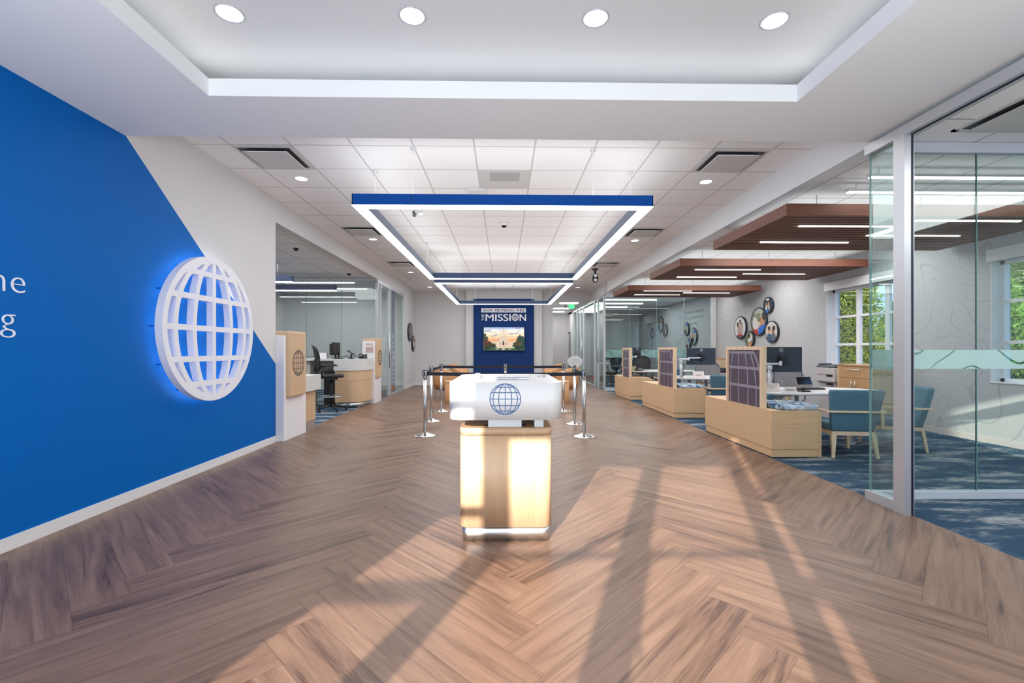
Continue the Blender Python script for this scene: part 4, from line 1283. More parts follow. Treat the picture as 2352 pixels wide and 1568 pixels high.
CT = 1.0455
t = thing('laptop', 'closed silver white laptop lying on the quartz greeter counter', 'laptop', (0.025, 3.30, CT))
b = MB(); b.box(-0.145, 0.145, -0.10, 0.10, 0.0, 0.014, 0.005); b.build('base', white_gloss, t)
b = MB(); b.box(-0.145, 0.145, -0.10, 0.10, 0.0155, 0.025, 0.004); b.build('lid', silver, t)
b = MB()
for k in range(6):
    x = -0.078 + k * 0.026 + (0.006 if k > 2 else 0)
    b.box(x, x + 0.02, -0.1008, -0.099, 0.0045, 0.009)
b.build('vent_slot', mat('vent_grey', (0.35, 0.36, 0.45), 0.5), t)
t = thing('computer_mouse', 'small pale grey computer mouse left of the laptop on the counter', 'mouse', (-0.19, 3.42, CT))
b = MB(); b.loft([[(0.032 * s * math.cos(a), 0.05 * s * math.sin(a), z) for a in [2 * PI * k / 20 for k in range(20)]] for s, z in ((0.92, 0), (1.0, 0.006), (0.97, 0.016), (0.80, 0.026), (0.45, 0.033), (0.08, 0.035))]); b.build('body', mat('mouse_shell', (0.50, 0.60, 0.64), 0.3), t)
b = MB(); b.box(-0.003, 0.003, -0.04, -0.02, 0.022, 0.034, 0.001); b.build('wheel', charcoal, t)
t = thing('power_adapter', 'tiny white plug with dark cable at the right of the counter top', 'adapter', (0.275, 3.55, CT))
b = MB(); b.box(-0.012, 0.012, -0.01, 0.01, 0.0, 0.016, 0.003, Matrix.Rotation(0.5, 4, 'Z')); b.build('plug', trim_white, t)
b = MB(); b.tube([(0.012, 0, 0.008), (0.03, 0.0, 0.012), (0.045, -0.02, 0.012), (0.04, -0.06, 0.004), (0.02, -0.10, 0.003)], 0.0022, 6); b.build('cable', black, t)


# ================================================================== STANCHIONS
def stanchion(x, y, label):
    t = thing('stanchion', label, 'stanchion', (x, y, 0), 0, 'chrome queue stanchions')
    b = MB(); b.lathe([(0.001, 0), (0.168, 0), (0.170, 0.006), (0.150, 0.014), (0.09, 0.028), (0.05, 0.040), (0.03, 0.052), (0.001, 0.052)], seg=40); b.build('base', chrome, t)
    b = MB(); b.cyl((0, 0, 0.05), (0, 0, 0.83), 0.024, seg=24); b.build('pole', steel, t)
    b = MB(); b.lathe([(0.001, 0.83), (0.031, 0.83), (0.033, 0.84), (0.033, 0.94), (0.030, 0.95), (0.001, 0.95)], seg=24); b.build('head', steel, t)
    b = MB(); b.lathe([(0.0335, 0.942), (0.034, 0.944), (0.034, 0.950), (0.031, 0.955), (0.001, 0.955)], seg=24); b.build('cap', black, t)
    b = MB()
    for a in range(4):
        b.box(0.0325, 0.0385, -0.010, 0.010, 0.865, 0.935, 0.001, Matrix.Rotation(a * PI / 2, 4, 'Z'))
    b.build('belt_clip', black, t)
    return t


SP = [(-1.14, 6.74, 'front left chrome stanchion, nearest on the left side'), (-1.26, 8.09, 'middle left chrome stanchion'), (-1.26, 9.39, 'back left chrome stanchion'),
      (0.04, 9.42, 'back middle chrome stanchion, only its top showing over the laptop'), (1.22, 9.36, 'back right chrome stanchion behind the counter corner'),
      (1.20, 7.76, 'middle right chrome stanchion carrying the round sign'), (1.16, 6.63, 'front right chrome stanchion, nearest on the right side')]
s0 = stanchion(*SP[0])
for x, y, l in SP[1:]:
    dup(s0, l, (x, y, 0))


def belt(p, q, label):
    p, q = Vector((p[0], p[1], 0)), Vector((q[0], q[1], 0))
    d = (q - p).normalized()
    n = Vector((-d.y, d.x, 0)) * 0.001
    a, c = p + d * 0.037, q - d * 0.037
    b = MB()
    rings = []
    for k in range(9):
        s = k / 8
        z = -0.012 * 4 * s * (1 - s) * (q - p).length / 2.4
        c0 = a.lerp(c, s)
        rings.append([c0 + n + Vector((0, 0, 0.875 + z)), c0 - n + Vector((0, 0, 0.875 + z)), c0 - n + Vector((0, 0, 0.925 + z)), c0 + n + Vector((0, 0, 0.925 + z))])
    b.loft(rings, smooth=False)
    tag(b.build('queue_belt', belt_m), label, 'belt', 'navy black queue belts')


P = {k: SP[k][:2] for k in range(7)}
belt(P[0], P[1], 'short queue belt between the front and middle left stanchions')
belt(P[0], P[6], 'queue belt running behind the counter between the two front stanchions')
belt(P[2], P[3], 'queue belt of the back row, left half')
belt(P[3], P[4], 'queue belt of the back row, right half')
belt(P[6], P[5], 'short queue belt between the front and middle right stanchions')
belt(P[1], P[2], 'queue belt along the left side between middle and back stanchions')
t = thing('queue_sign', 'oval white sign reading please enter here on the middle right stanchion', 'sign', (1.20, 7.76, 0.96))
b = MB(); b.prism([(0.125 * math.cos(2 * PI * k / 40), 0.095 * math.sin(2 * PI * k / 40)) for k in range(40)], -0.004, 0.004, Matrix.Translation((0.005, 0, 0.09)) @ FRONT, True); b.build('panel', mat('sign_white', (0.62, 0.63, 0.64), 0.4), t)
b = MB(); b.box(-0.014, 0.014, -0.008, 0.008, -0.004, 0.03); b.build('bracket', black, t)
text('lettering', 'PLEASE', 0.042, mat('grey_print', (0.33, 0.33, 0.34), 0.5), Matrix.Translation((0.005, -0.0045, 0.105)) @ FRONT, t, 0.0005, spacing=1.1)
text('lettering', 'ENTER HERE', 0.034, mat('grey_print', (0.33, 0.33, 0.34), 0.5), Matrix.Translation((0.005, -0.0045, 0.06)) @ FRONT, t, 0.0005, spacing=1.1)


# ================================================================== TAN CHAIRS AND DRUM TABLES AT THE BACK
def tub_chair(label):
    t = thing('tub_chair', label, 'armchair', (0, 0, 0), 0, 'tan leather tub chairs')
    b = MB()
    rings = []
    N = 14
    for k in range(N + 1):
        a = -PI * 0.62 + k / N * PI * 1.24      # sweep around the back
        s = abs(k / N - 0.5) * 2
        ht = 0.80 - 0.20 * s ** 2
        c, si = math.cos(a), math.sin(a)
        ring = []
        for (rr, z) in ((0.24, 0.27), (0.30, 0.24), (0.345, 0.40), (0.37, ht - 0.03), (0.35, ht), (0.315, ht - 0.01), (0.27, 0.42), (0.24, 0.40)):
            ring.append((rr * si, -rr * c * 0.98, z))
        rings.append(ring)
    b.loft(rings)
    b.build('shell', tan, t)
    b = MB(); b.prism(rrect(-0.26, 0.26, -0.24, 0.28, 0.10), 0.27, 0.41, smooth=True); b.build('seat', tan, t)
    b = MB(); b.box(-0.24, 0.24, -0.2, -0.17, 0.20, 0.23); b.box(-0.24, 0.24, 0.17, 0.2, 0.20, 0.23); b.box(-0.24, -0.21, -0.2, 0.2, 0.20, 0.23); b.box(0.21, 0.24, -0.2, 0.2, 0.20, 0.23); b.box(-0.05, 0.05, -0.05, 0.05, 0.2, 0.28); b.box(-0.24, 0.24, -0.02, 0.02, 0.205, 0.27); b.build('base_frame', chrome, t)
    for x in (-1, 1):
        for y in (-1, 1):
            b = MB(); b.box(x * 0.225 - 0.012, x * 0.225 + 0.012, y * 0.185 - 0.012, y * 0.185 + 0.012, 0, 0.20); b.build('leg', chrome, t)
    return t


c0 = tub_chair('left front tan tub chair behind the left stanchions')
c0.location = (-1.48, 12.0, 0); c0.rotation_euler = (0, 0, -0.9)
dup(c0, 'left rear tan tub chair nearer the back wall', (-1.33, 14.4, 0), -1.9)
dup(c0, 'right front tan tub chair behind the oval sign', (1.62, 12.0, 0), 0.9)
dup(c0, 'right rear tan tub chair nearer the back wall', (1.50, 14.4, 0), 1.9)


def drum(label):
    t = thing('drum_table', label, 'side table', (0, 0, 0), 0, 'tan drum side tables')
    b = MB(); b.lathe([(0.001, 0), (0.19, 0), (0.195, 0.01), (0.195, 0.485), (0.001, 0.485)], seg=36); b.build('drum', tan, t)
    b = MB(); b.lathe([(0.001, 0.485), (0.20, 0.485), (0.20, 0.51), (0.001, 0.51)], seg=36); b.build('top', oakl, t)
    return t


c0 = drum('tan round drum table partly behind the left end of the counter'); c0.location = (-1.19, 10.95, 0)
dup(c0, 'tan round drum table just right of the counter', (1.35, 10.85, 0))


# ================================================================== TELLER PODS
def pod(label, y0, dp):
    """pilaster with its oak wrap; y0 is the near face"""
    t = thing('teller_divider', label, 'teller divider', (-2.98, y0, 0), 0, 'white teller dividers with oak panels')
    b = MB(); b.box(-0.28, 0, 0, dp, 0, 1.445, 0.004); b.build('slab', white_gloss, t)
    b = MB(); b.box(-0.30, 0.055, 0.06, dp - 0.12, 0.59, 1.505, 0.022, seg=3); b.build('oak_panel', oak, t)
    b = MB(); globe(b, 0.185, 0.014, 0.003, Matrix.Translation((0.0553, 0.06 + (dp - 0.18) / 2, 1.06)) @ LEFTW, 40); b.build('globe_emblem', logo_grey, t)
    return t


pod('nearer white teller divider with oak panel and pewter globe, beside the blue wall', 6.33, 0.70)
d2 = pod('farther white teller divider with oak panel, behind the curved desk', 10.74, 0.58)
t2 = MB(); t2.box(-0.20, -0.03, -0.006, 0.0, 1.33, 1.40); o = t2.build('notice_plate', paper, d2)
t2 = MB(); t2.box(-0.20, -0.03, -0.006, 0.0, 1.18, 1.30); t2.build('notice_plate', mat('printed_notice', (0.50, 0.38, 0.34), 0.5, noise=0.3, scale=60), d2)
text('lettering', 'NCUA', 0.045, charcoal, Matrix.Translation((-0.115, -0.0065, 1.348)) @ FRONT, o, 0.0005, spacing=1.1)

t = thing('teller_counter', 'short oak counter with white quartz shelf beside the nearer divider', 'counter', (-3.05, 7.06, 0))
b = MB(); b.box(-0.45, -0.04, 0, 0.56, 0.0, 0.12); b.build('plinth', steel, t)
b = MB(); b.box(-0.46, -0.03, 0, 0.57, 0.12, 0.60); b.build('cabinet', oak, t)
b = MB(); b.box(-0.75, 0.04, 0, 0.62, 0.60, 0.845, 0.004); b.build('quartz_shelf', quartz, t)

t = thing('teller_desk', 'curved oak teller desk with deep white quartz rim and steel plinth', 'desk', (-3.62, 9.92, 0))
def bow(off, n=20):
    pts = [(0.0 + off, 0.80), (0.0 + off, 0.0 + off)]
    for k in range(n + 1):
        a = -PI / 2 + k / n * PI / 2
        pts.append((0.28 + (0.33 - off) * math.cos(a), 0.42 + (0.42 - off) * math.sin(a)))
    pts.append((0.61 - off, 0.80))
    return pts
b = MB(); b.prism(bow(0.04), 0.0, 0.115, smooth=True); b.build('plinth', steel, t)
b = MB(); b.prism(bow(0.02), 0.115, 0.572); b.prism(bow(0.02), 0.578, 0.795); b.prism(bow(0.028), 0.5725, 0.5775); b.build('cabinet', oak, t)
b = MB(); b.prism(bow(0.0), 0.795, 1.045); b.build('quartz_rim', quartz, t)
b = MB(); b.box(-0.75, 0.0, 0.20, 0.80, 1.005, 1.045, 0.003); b.build('side_top', quartz, t)
b = MB(); b.box(-0.70, -0.62, 0.30, 0.7, 0.0, 1.005); b.box(-0.70, 0.0, 0.66, 0.70, 0.6, 1.005); b.build('support_panel', mat('pale_laminate', (0.55, 0.50, 0.42), 0.5), t)
b = MB(); b.box(-0.27, -0.02, 0.10, 0.52, 0.0, 0.80, 0.005)
tag(b.build('cash_dispenser', black, None, Matrix.Translation((-3.62, 9.98, 0))), 'black upright cash unit in shadow beside the curved desk', 'machine')
t = thing('monitor', 'slim black teller monitor seen edge on above the curved desk', 'monitor', (-3.72, 10.38, 1.046))
b = MB(); b.box(-0.035, 0.0, -0.2, 0.2, 0.08, 0.36, 0.004, Matrix.Rotation(-0.05, 4, 'Z')); b.build('housing', black, t)
b = MB(); b.lathe([(0.001, 0), (0.10, 0), (0.10, 0.012), (0.02, 0.016), (0.018, 0.14), (0.001, 0.14)], (0.04, 0.02, 0), 20); b.build('stand', black, t)
t = thing('monitor', 'second black teller monitor just behind the edge on one', 'monitor', (-3.86, 10.62, 1.046))
b = MB(); b.box(-0.035, 0.0, -0.2, 0.2, 0.08, 0.33, 0.004, Matrix.Rotation(-0.02, 4, 'Z')); b.build('housing', charcoal, t)
b = MB(); b.lathe([(0.001, 0), (0.09, 0), (0.09, 0.012), (0.02, 0.016), (0.018, 0.14), (0.001, 0.14)], (0.03, 0, 0), 20); b.build('stand', black, t)
t = thing('card_terminal', 'black card terminal on a tilted stand on the curved desk', 'terminal', (-3.38, 10.32, 1.046))
b = MB(); b.lathe([(0.001, 0), (0.07, 0), (0.07, 0.015), (0.02, 0.02), (0.015, 0.10), (0.001, 0.10)], seg=20); b.build('stand', black, t)
b = MB(); b.box(-0.09, 0.09, -0.05, 0.05, -0.012, 0.012, 0.005, Matrix.Translation((0, 0, 0.13)) @ Matrix.Rotation(0.6, 4, 'Y')); b.build('keypad', charcoal, t)
b = MB(); b.tube([(-0.05, -0.03, 0.1), (-0.10, -0.06, 0.06), (-0.16, -0.02, 0.02), (-0.20, 0.05, 0.01)], 0.003, 6); b.build('cable', black, t)
t = thing('desk_phone', 'dark phone with coiled cord at the right end of the curved desk', 'phone', (-3.17, 10.5, 1.046))
b = MB(); b.box(-0.09, 0.09, -0.08, 0.08, 0.0, 0.03, 0.006, Matrix.Translation((0, 0, 0.037)) @ Matrix.Rotation(-0.4, 4, 'Y')); b.box(-0.06, 0.08, -0.07, 0.07, 0, 0.03); b.build('base', black, t)
b = MB(); b.tube([(-0.06, -0.09, 0.08), (-0.05, -0.05, 0.10), (0.03, 0.02, 0.07), (0.06, 0.06, 0.03)], [0.018, 0.012, 0.012, 0.018], 10); b.build('handset', charcoal, t)
b = MB(); b.tube([(0.05 + 0.012 * math.sin(k * 1.6), 0.06 + 0.012 * math.cos(k * 1.6), 0.002 + 0.012) if k < 16 else (0.08, 0.04, 0.012) for k in range(17)], 0.003, 6); b.build('cord', black, t)
b = MB(); b.box(-0.09, 0.09, -0.06, 0.06, 0, 0.13, 0.004); tag(b.build('document_tray', white_gloss, None, Matrix.Translation((-4.02, 10.40, 1.046))), 'small white box on the side top left of the teller monitors', 'box')
t = thing('monitor', 'black monitor back standing on the short quartz shelf', 'monitor', (-3.53, 7.42, 0.846))
b = MB(); b.box(-0.02, 0.02, -0.16, 0.12, 0.04, 0.30, 0.003); b.build('housing', black, t)
b = MB(); b.box(-0.06, 0.06, -0.08, 0.08, 0, 0.012); b.box(-0.01, 0.01, -0.02, 0.02, 0.012, 0.06); b.build('stand', black, t)


# ================================================================== MESH CHAIRS
def task_chair(label, seat_z, frame, mesh, width=0.60, back_h=0.55, stool=False, group='mesh task chairs'):
    """chair facing +y (towards a desk), back at -y"""
    t = thing('task_chair', label, 'office chair', (0, 0, 0), 0, group)
    w = width / 2
    def shape(k, n, s):
        a = 2 * PI * k / n
        c, si = math.cos(a), math.sin(a)
        x = w * s * math.copysign(abs(c) ** 0.62, c)
        z = back_h / 2 * s * math.copysign(abs(si) ** 0.7, si)
        x *= 0.82 + 0.18 * (z / (back_h / 2) + 1) / 2 * 1.1
        y = -0.26 - 0.10 * (z / back_h + 0.5) + 0.16 * (x / w) ** 2 * 0.6
        return Vector((x, y, seat_z + 0.08 + back_h / 2 + z))
    n = 32
    b = MB(); b.tube([shape(k, n, 0.97) for k in range(n + 1)], 0.017, 8); b.build('back_frame', frame, t)
    b = MB(); b.loft([[shape(k, n, s) for k in range(n)] for s in (0.97, 0.7, 0.4, 0.02)], caps=False); b.build('back_mesh', mesh, t)
    b = MB()
    rr = rrect(-0.24, 0.24, -0.22, 0.24, 0.10)
    b.loft([[(x * s, y * s, seat_z + z) for x, y in rr] for s, z in ((0.92, -0.045), (1.0, -0.02), (1.0, 0.0), (0.93, 0.015))]); b.build('seat', mesh, t)
    b = MB(); b.tube([(0, -0.05, seat_z - 0.05), (0, -0.22, seat_z - 0.04), (0, -0.30, seat_z + 0.1), (0, -0.32, seat_z + 0.32)], [0.03, 0.028, 0.022, 0.018]); b.box(-0.12, 0.12, -0.12, 0.12, seat_z - 0.09, seat_z - 0.045, 0.01); b.build('mechanism', frame, t)
    for s in (-1, 1):
        b = MB(); b.tube([(s * 0.16, -0.18, seat_z - 0.04), (s * 0.30, -0.20, seat_z + 0.02), (s * 0.31, -0.16, seat_z + 0.19)], 0.014); b.box(s * 0.30 - 0.04, s * 0.30 + 0.04, -0.20, 0.10, seat_z + 0.19, seat_z + 0.215, 0.01); b.build('armrest', frame, t)
    b = MB(); b.cyl((0, 0, 0.10), (0, 0, seat_z - 0.08), 0.022)
    for k in range(5):
        a = 2 * PI * k / 5 + 0.3
        b.tube([(0.02 * math.cos(a), 0.02 * math.sin(a), 0.12), (0.29 * math.cos(a), 0.29 * math.sin(a), 0.075)], [0.025, 0.014])
    b.build('base', frame, t)
    for k in range(5):
        a = 2 * PI * k / 5 + 0.3
        b = MB(); x, y = 0.285 * math.cos(a), 0.285 * math.sin(a)
        b.cyl((x - 0.02, y, 0.028), (x + 0.02, y, 0.028), 0.028, seg=16); b.cyl((x, y, 0.04), (x, y, 0.07), 0.008, seg=8); b.build('caster', black, t)
    if stool:
        b = MB(); b.tube([(0.20 * math.cos(2 * PI * k / 20), 0.20 * math.sin(2 * PI * k / 20), 0.30) for k in range(21)], 0.011)
        b.tube([(-0.2, 0, 0.30), (0.2, 0, 0.30)], 0.008); b.build('foot_ring', steel, t)
    return t


c = task_chair('tall black mesh teller stool facing the curved desk', 0.73, black, mat('black_mesh', (0.035, 0.035, 0.035), 0.8, noise=0.3, scale=300), 0.46, 0.52, True)
c.location = (-3.50, 9.46, 0); c.rotation_euler = (0, 0, -1.15)


# ================================================================== DESK STATIONS
GD = {1: (5.27, 7.02), 2: (8.31, 10.25), 3: (11.31, 12.75)}
nm = {1: 'nearest', 2: 'middle', 3: 'farthest'}


def planter(k):
    y0, y1 = GD[k]
    L = y1 - y0
    t = thing('bench_unit', '%s oak bench unit along the edge of the plank floor' % nm[k], 'bench', (3.09, y0, 0), 0, 'oak bench units')
    b = MB(); b.box(0.01, 0.57, 0.01, L - 0.01, 0.012, 0.098); b.build('kick_panel', oakh, t)
    b = MB(); b.box(0, 0.555, 0, L, 0.102, 0.545, 0.001); b.build('body', oakh, t)
    b = MB(); b.box(0.557, 0.585, 0.0, L, 0.012, 0.52, 0.001); b.build('end_panel', oakh, t)
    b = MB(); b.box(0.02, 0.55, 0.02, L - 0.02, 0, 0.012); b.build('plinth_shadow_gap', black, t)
    return t


def screen(k, y0, y1):
    L = y1 - y0
    t = thing('privacy_screen', 'framed privacy screen with globe print standing on the %s bench unit' % nm[k], 'privacy screen', (3.13, y0, 0.546), 0, 'framed globe privacy screens')
    b = MB(); w = 0.045; H = 0.745
    b.box(-0.03, 0.03, 0, w, 0, H); b.box(-0.03, 0.03, L - w, L, 0, H); b.box(-0.03, 0.03, w, L - w, H - w, H)
    b.build('frame', oakl, t)
    b = MB(); b.box(-0.008, 0.008, w, L - w, 0.0, H - w); b.build('panel', mat('dusk_purple_film', (0.085, 0.065, 0.095), 0.35, noise=0.1, scale=300), t)
    # part of a large globe print
    b = MB(); lay = [0]
    Yw, Zh = L - 2 * w, H - w
    def clip(f, g):
        return L - w - min(max(f, 0.0), 1.0) * Yw, min(max(g, 0.0), 1.0) * Zh
    def band(path, wd):
        lay[0] += 1
        q = 0.0085 + 0.0003 * lay[0]
        for p, r in zip(path, path[1:]):
            dy, dz = (r[0] - p[0]) * Yw, (r[1] - p[1]) * Zh
            n = math.hypot(dy, dz) or 1
            ny, nz = -dz / n * wd / 2 / Yw, dy / n * wd / 2 / Zh
            quad = [clip(p[0] + ny, p[1] + nz), clip(r[0] + ny, r[1] + nz), clip(r[0] - ny, r[1] - nz), clip(p[0] - ny, p[1] - nz)]
            if len({(round(a, 4), round(c, 4)) for a, c in quad}) < 4:
                continue
            for sx in (-q, q):
                b.poly([(sx, a, c) for a, c in quad])
    for off, wd in ((-0.27, 0.02), (0.0, 0.02), (0.30, 0.024), (0.54, 0.026), (0.70, 0.035)):
        band([(0.32 + off * math.sqrt(1 - ((g - 0.2) / 1.02) ** 2), g) for g in [k_ / 16 * (1.0 if off > 0.6 else 0.96) for k_ in range(17)]], wd)
    for g in (0.955, 0.67, 0.34):
        band([(0.0, g), (0.32 + 0.70 * math.sqrt(1 - ((g - 0.2) / 1.02) ** 2), g)], 0.036)
    b.build('globe_print', mat('lilac_print', (0.26, 0.25, 0.32), 0.4), t)
    return t


for k in (1, 2, 3):
    planter(k)
screen(1, 5.49, 6.38); screen(2, 8.36, 9.21); screen(3, 11.31, 12.02)
for k in (1, 2):
    y0 = GD[k][0]
    b = MB()
    rr = rrect(-0.24, 0.22, 0.0, 0.60, 0.05)
    b.loft([[(x * s, 0.30 + (y - 0.30) * s, z) for x, y in rr] for s, z in ((0.97, 0), (1.0, 0.015), (1.0, 0.045), (0.96, 0.058))])
    tag(b.build('seat_cushion', cush, None, Matrix.Translation((3.46, y0 + 0.03, 0.546))), 'patterned blue and grey seat cushion on the %s bench unit' % nm[k], 'cushion', 'patterned bench cushions')


def table(label, x, y, z=0.69):
    t = thing('desk_table', label, 'desk', (x, y, 0), 0, 'white oval desk tables')
    b = MB(); pts = []
    for k in range(48):
        a = 2 * PI * k / 48
        c, s = math.cos(a), math.sin(a)
        pts.append((0.98 * math.copysign(abs(c) ** 0.8, c), 0.50 * math.copysign(abs(s) ** 0.85, s)))
    b.loft([[(px * s, py * s, zz) for px, py in pts] for s, zz in ((0.975, z - 0.032), (1.0, z - 0.02), (1.0, z - 0.004), (0.99, z))]); b.build('tabletop', mat('white_laminate', (0.74, 0.73, 0.74), 0.3), t)
    for px, py in ((-0.42, -0.08), (0.42, -0.30), (0.50, -0.22), (0.1, 0.35)):
        b = MB(); b.cyl((px, py, 0.012), (px, py, z - 0.032), 0.035, seg=20); b.lathe([(0.001, 0), (0.05, 0), (0.05, 0.012), (0.001, 0.012)], (px, py, 0), 20); b.build('leg', silver, t)
    return t


tb = table('white oval desk table with slim silver legs at the nearest station', 4.20, 6.36)
dup(tb, 'white oval desk table at the middle station', (4.20, 9.40, 0))
dup(tb, 'white oval desk table at the farthest station', (4.20, 12.3, 0))


def monitor_arm(label, x, y, rz, w=0.60, h=0.34, reach=0.30, arm_group='monitors on arms at the desks'):
    """post at origin, arm to local +x, screen back faces -y"""
    t = thing('monitor', label, 'monitor', (x, y, 0.691), rz, arm_group)
    b = MB(); b.cyl((0, 0, 0), (0, 0, 0.28), 0.026); b.cyl((0, 0, 0.28), (0, 0, 0.34), 0.032); b.box(-0.04, 0.04, -0.05, 0.05, 0, 0.012, 0.004); b.build('post', silver, t)
    b = MB(); b.box(-0.05, 0.16, -0.02, 0.02, 0.345, 0.375, 0.008); b.cyl((0.155, 0, 0.33), (0.155, 0, 0.40), 0.02); b.box(-0.02, reach, -0.05, -0.015, 0.375, 0.40, 0.006) if False else None; b.box(0.14, reach * 0.6, -0.012, 0.012, 0.375, 0.40, 0.005); b.build('arm', silver, t)
    ox, oz = reach * 0.55, 0.45
    b = MB(); b.box(ox - 0.045, ox + 0.045, -0.015, 0.055, oz - 0.10, oz + 0.02, 0.004); b.build('mount_plate', black, t)
    b = MB(); b.box(ox - w / 2, ox + w / 2, 0.055, 0.085, oz - h * 0.60, oz + h * 0.42, 0.006); b.box(ox - w * 0.30, ox + w * 0.22, 0.035, 0.055, oz - h * 0.55, oz - h * 0.36, 0.003); b.build('housing', mat('monitor_shell', (0.030, 0.040, 0.060), 0.35), t)
    b = MB(); b.box(ox - w / 2 + 0.01, ox + w / 2 - 0.01, 0.0852, 0.0862, oz - h * 0.57, oz + h * 0.39); b.build('screen', blackg, t)
    b = MB(); cz = oz + h * 0.42 - 0.045
    for k in range(24):
        a, c = 2 * PI * k / 24, 2 * PI * (k + 1) / 24
        b.poly([(ox + rr * math.cos(q), 0.0545, cz + rr * math.sin(q)) for rr, q in ((0.027, a), (0.027, c), (0.021, c), (0.021, a))])
    b.build('logo_ring', mat('logo_silver', (0.75, 0.76, 0.78), 0.4), t)
    text('logo_letters', 'DELL', 0.017, mat('logo_silver', (0.75, 0.76, 0.78), 0.4), Matrix.Translation((ox, 0.0545, cz - 0.006)) @ FRONT, t, 0.0003)
    b = MB(); b.tube([(0.03, -0.01, 0.28), (0.05, -0.03, 0.22), (0.03, -0.04, 0.12), (0.05, -0.03, 0.05), (0.02, -0.02, 0.01)], 0.006, 6); b.tube([(ox, 0.02, oz - 0.1), (ox - 0.04, -0.02, oz - 0.16), (0.05, -0.03, 0.26)], 0.004, 6); b.build('cable', black, t)
    return t


monitor_arm('large dark monitor seen from behind on white arm at the nearest desk', 3.74, 6.42, 0.0, 0.60, 0.35, 0.36)
monitor_arm('dark monitor seen from behind on long white arm at the middle desk', 3.62, 9.35, 0.0, 0.60, 0.34, 0.80)
monitor_arm('narrow black monitor turned sideways at the farthest desk', 3.42, 12.3, 0.35, 0.26, 0.40, 0.42)


def tablet(label, x, y, rz):
    t = thing('signature_tablet', label, 'tablet', (x, y, 0.691), rz, 'signature tablets on stands')
    b = MB(); b.box(-0.055, 0.055, -0.06, 0.06, 0, 0.018, 0.005); b.tube([(0, 0.0, 0.018), (0, 0.02, 0.05), (0, 0.0, 0.09)], 0.018); b.build('stand', black, t)
    M = Matrix.Translation((0, 0.0, 0.125)) @ Matrix.Rotation(-0.35, 4, 'X')
    b = MB(); b.box(-0.12, 0.12, -0.010, 0.012, -0.075, 0.075, 0.008, M); b.build('body', mat('tablet_taupe', (0.30, 0.24, 0.22), 0.4), t)
    b = MB(); b.box(-0.108, 0.108, -0.012, -0.010, -0.035, 0.068, 0, M); b.build('display', blackg, t)
    return t


t0 = tablet('tilted tablet on dark stand at the right of the nearest desk', 4.00, 6.08, 0.15)
dup(t0, 'tilted tablet on dark stand at the middle desk', (4.42, 9.15, 0.691), 0.15)


def card(label, x, y, w, h, lines, rz=0.0, big=False):
    t = thing('tabletop_sign', label, 'sign', (x, y, 0.691), rz, 'paper tent signs on the desks')
    M = Matrix.Rotation(-0.25, 4, 'X')
    b = MB(); b.box(-w / 2, w / 2, 0, 0.003, 0, h, 0, M); b.box(-w / 2, w / 2, 0.0, 0.04, 0, 0.003); b.build('card', paper, t)
    for k, s in enumerate(lines):
        text('lettering', s, (0.036 if big else 0.016), mat('ink_blue', (0.05, 0.07, 0.16), 0.6), M @ Matrix.Translation((0, -0.001, h * 0.33 if big else h * (0.75 - 0.2 * k))) @ FRONT, t, 0.0003, offset=0.001 if big else 0, spacing=1.15)


card('pale pink notice card leaning on the nearest desk, left of the smaller one', 3.60, 6.12, 0.22, 0.11, ['Your savings federally', 'insured to at least', '$250,000'])
card('small white NCUA sign in front on the nearest desk', 3.745, 5.96, 0.165, 0.07, ['NCUA'], 0, True)
card('paper NCUA sign on the middle desk', 3.86, 9.05, 0.22, 0.13, ['NCUA'], 0, True)
b = MB(); b.box(-0.08, 0.08, 0, 0.01, 0, 0.12); tag(b.build('note_holder', mat('pale_green_card', (0.45, 0.47, 0.30), 0.6), None, Matrix.Translation((3.40, 12.05, 0.691))), 'pale green card standing on the farthest desk beside the screen', 'card')


def keyboard(label, x, y, rz):
    t = thing('keyboard', label, 'keyboard', (x, y, 0.691), rz, 'black keyboards')
    b = MB(); b.box(-0.2, 0.2, -0.065, 0.065, 0, 0.018, 0.004); b.build('case', black, t)
    b = MB()
    for i in range(14):
        for j in range(5):
            b.box(-0.19 + i * 0.027, -0.168 + i * 0.027, -0.057 + j * 0.023, -0.038 + j * 0.023, 0.018, 0.024)
    b.build('keys', charcoal, t)
    return t


keyboard('black keyboard behind the tablet on the nearest desk', 4.30, 6.42, 0.1)
for (x, y, l) in ((3.55, 12.05, 'farthest'), (3.38, 9.3, 'middle')):
    t = thing('desk_phone', 'black phone and looping cord on the %s desk' % l, 'phone', (x, y, 0.691))
    b = MB(); b.box(-0.10, 0.10, -0.08, 0.08, 0.0, 0.03, 0.006, Matrix.Translation((0, 0, 0.02)) @ Matrix.Rotation(0.3, 4, 'X')); b.box(-0.08, 0.08, -0.05, 0.06, 0, 0.02); b.build('base', black, t)
    b = MB(); b.tube([(-0.09, -0.06, 0.07), (-0.06, -0.03, 0.085), (-0.03, 0.03, 0.085), (-0.02, 0.07, 0.06)], [0.018, 0.012, 0.012, 0.018], 10); b.build('handset', charcoal, t)
    b = MB(); b.tube([(0.1, -0.03, 0.015), (0.15, -0.10, 0.008), (0.20, -0.13, 0.006), (0.24, -0.08, 0.006), (0.2, -0.02, 0.006)], 0.004, 6); b.build('cord', black, t)


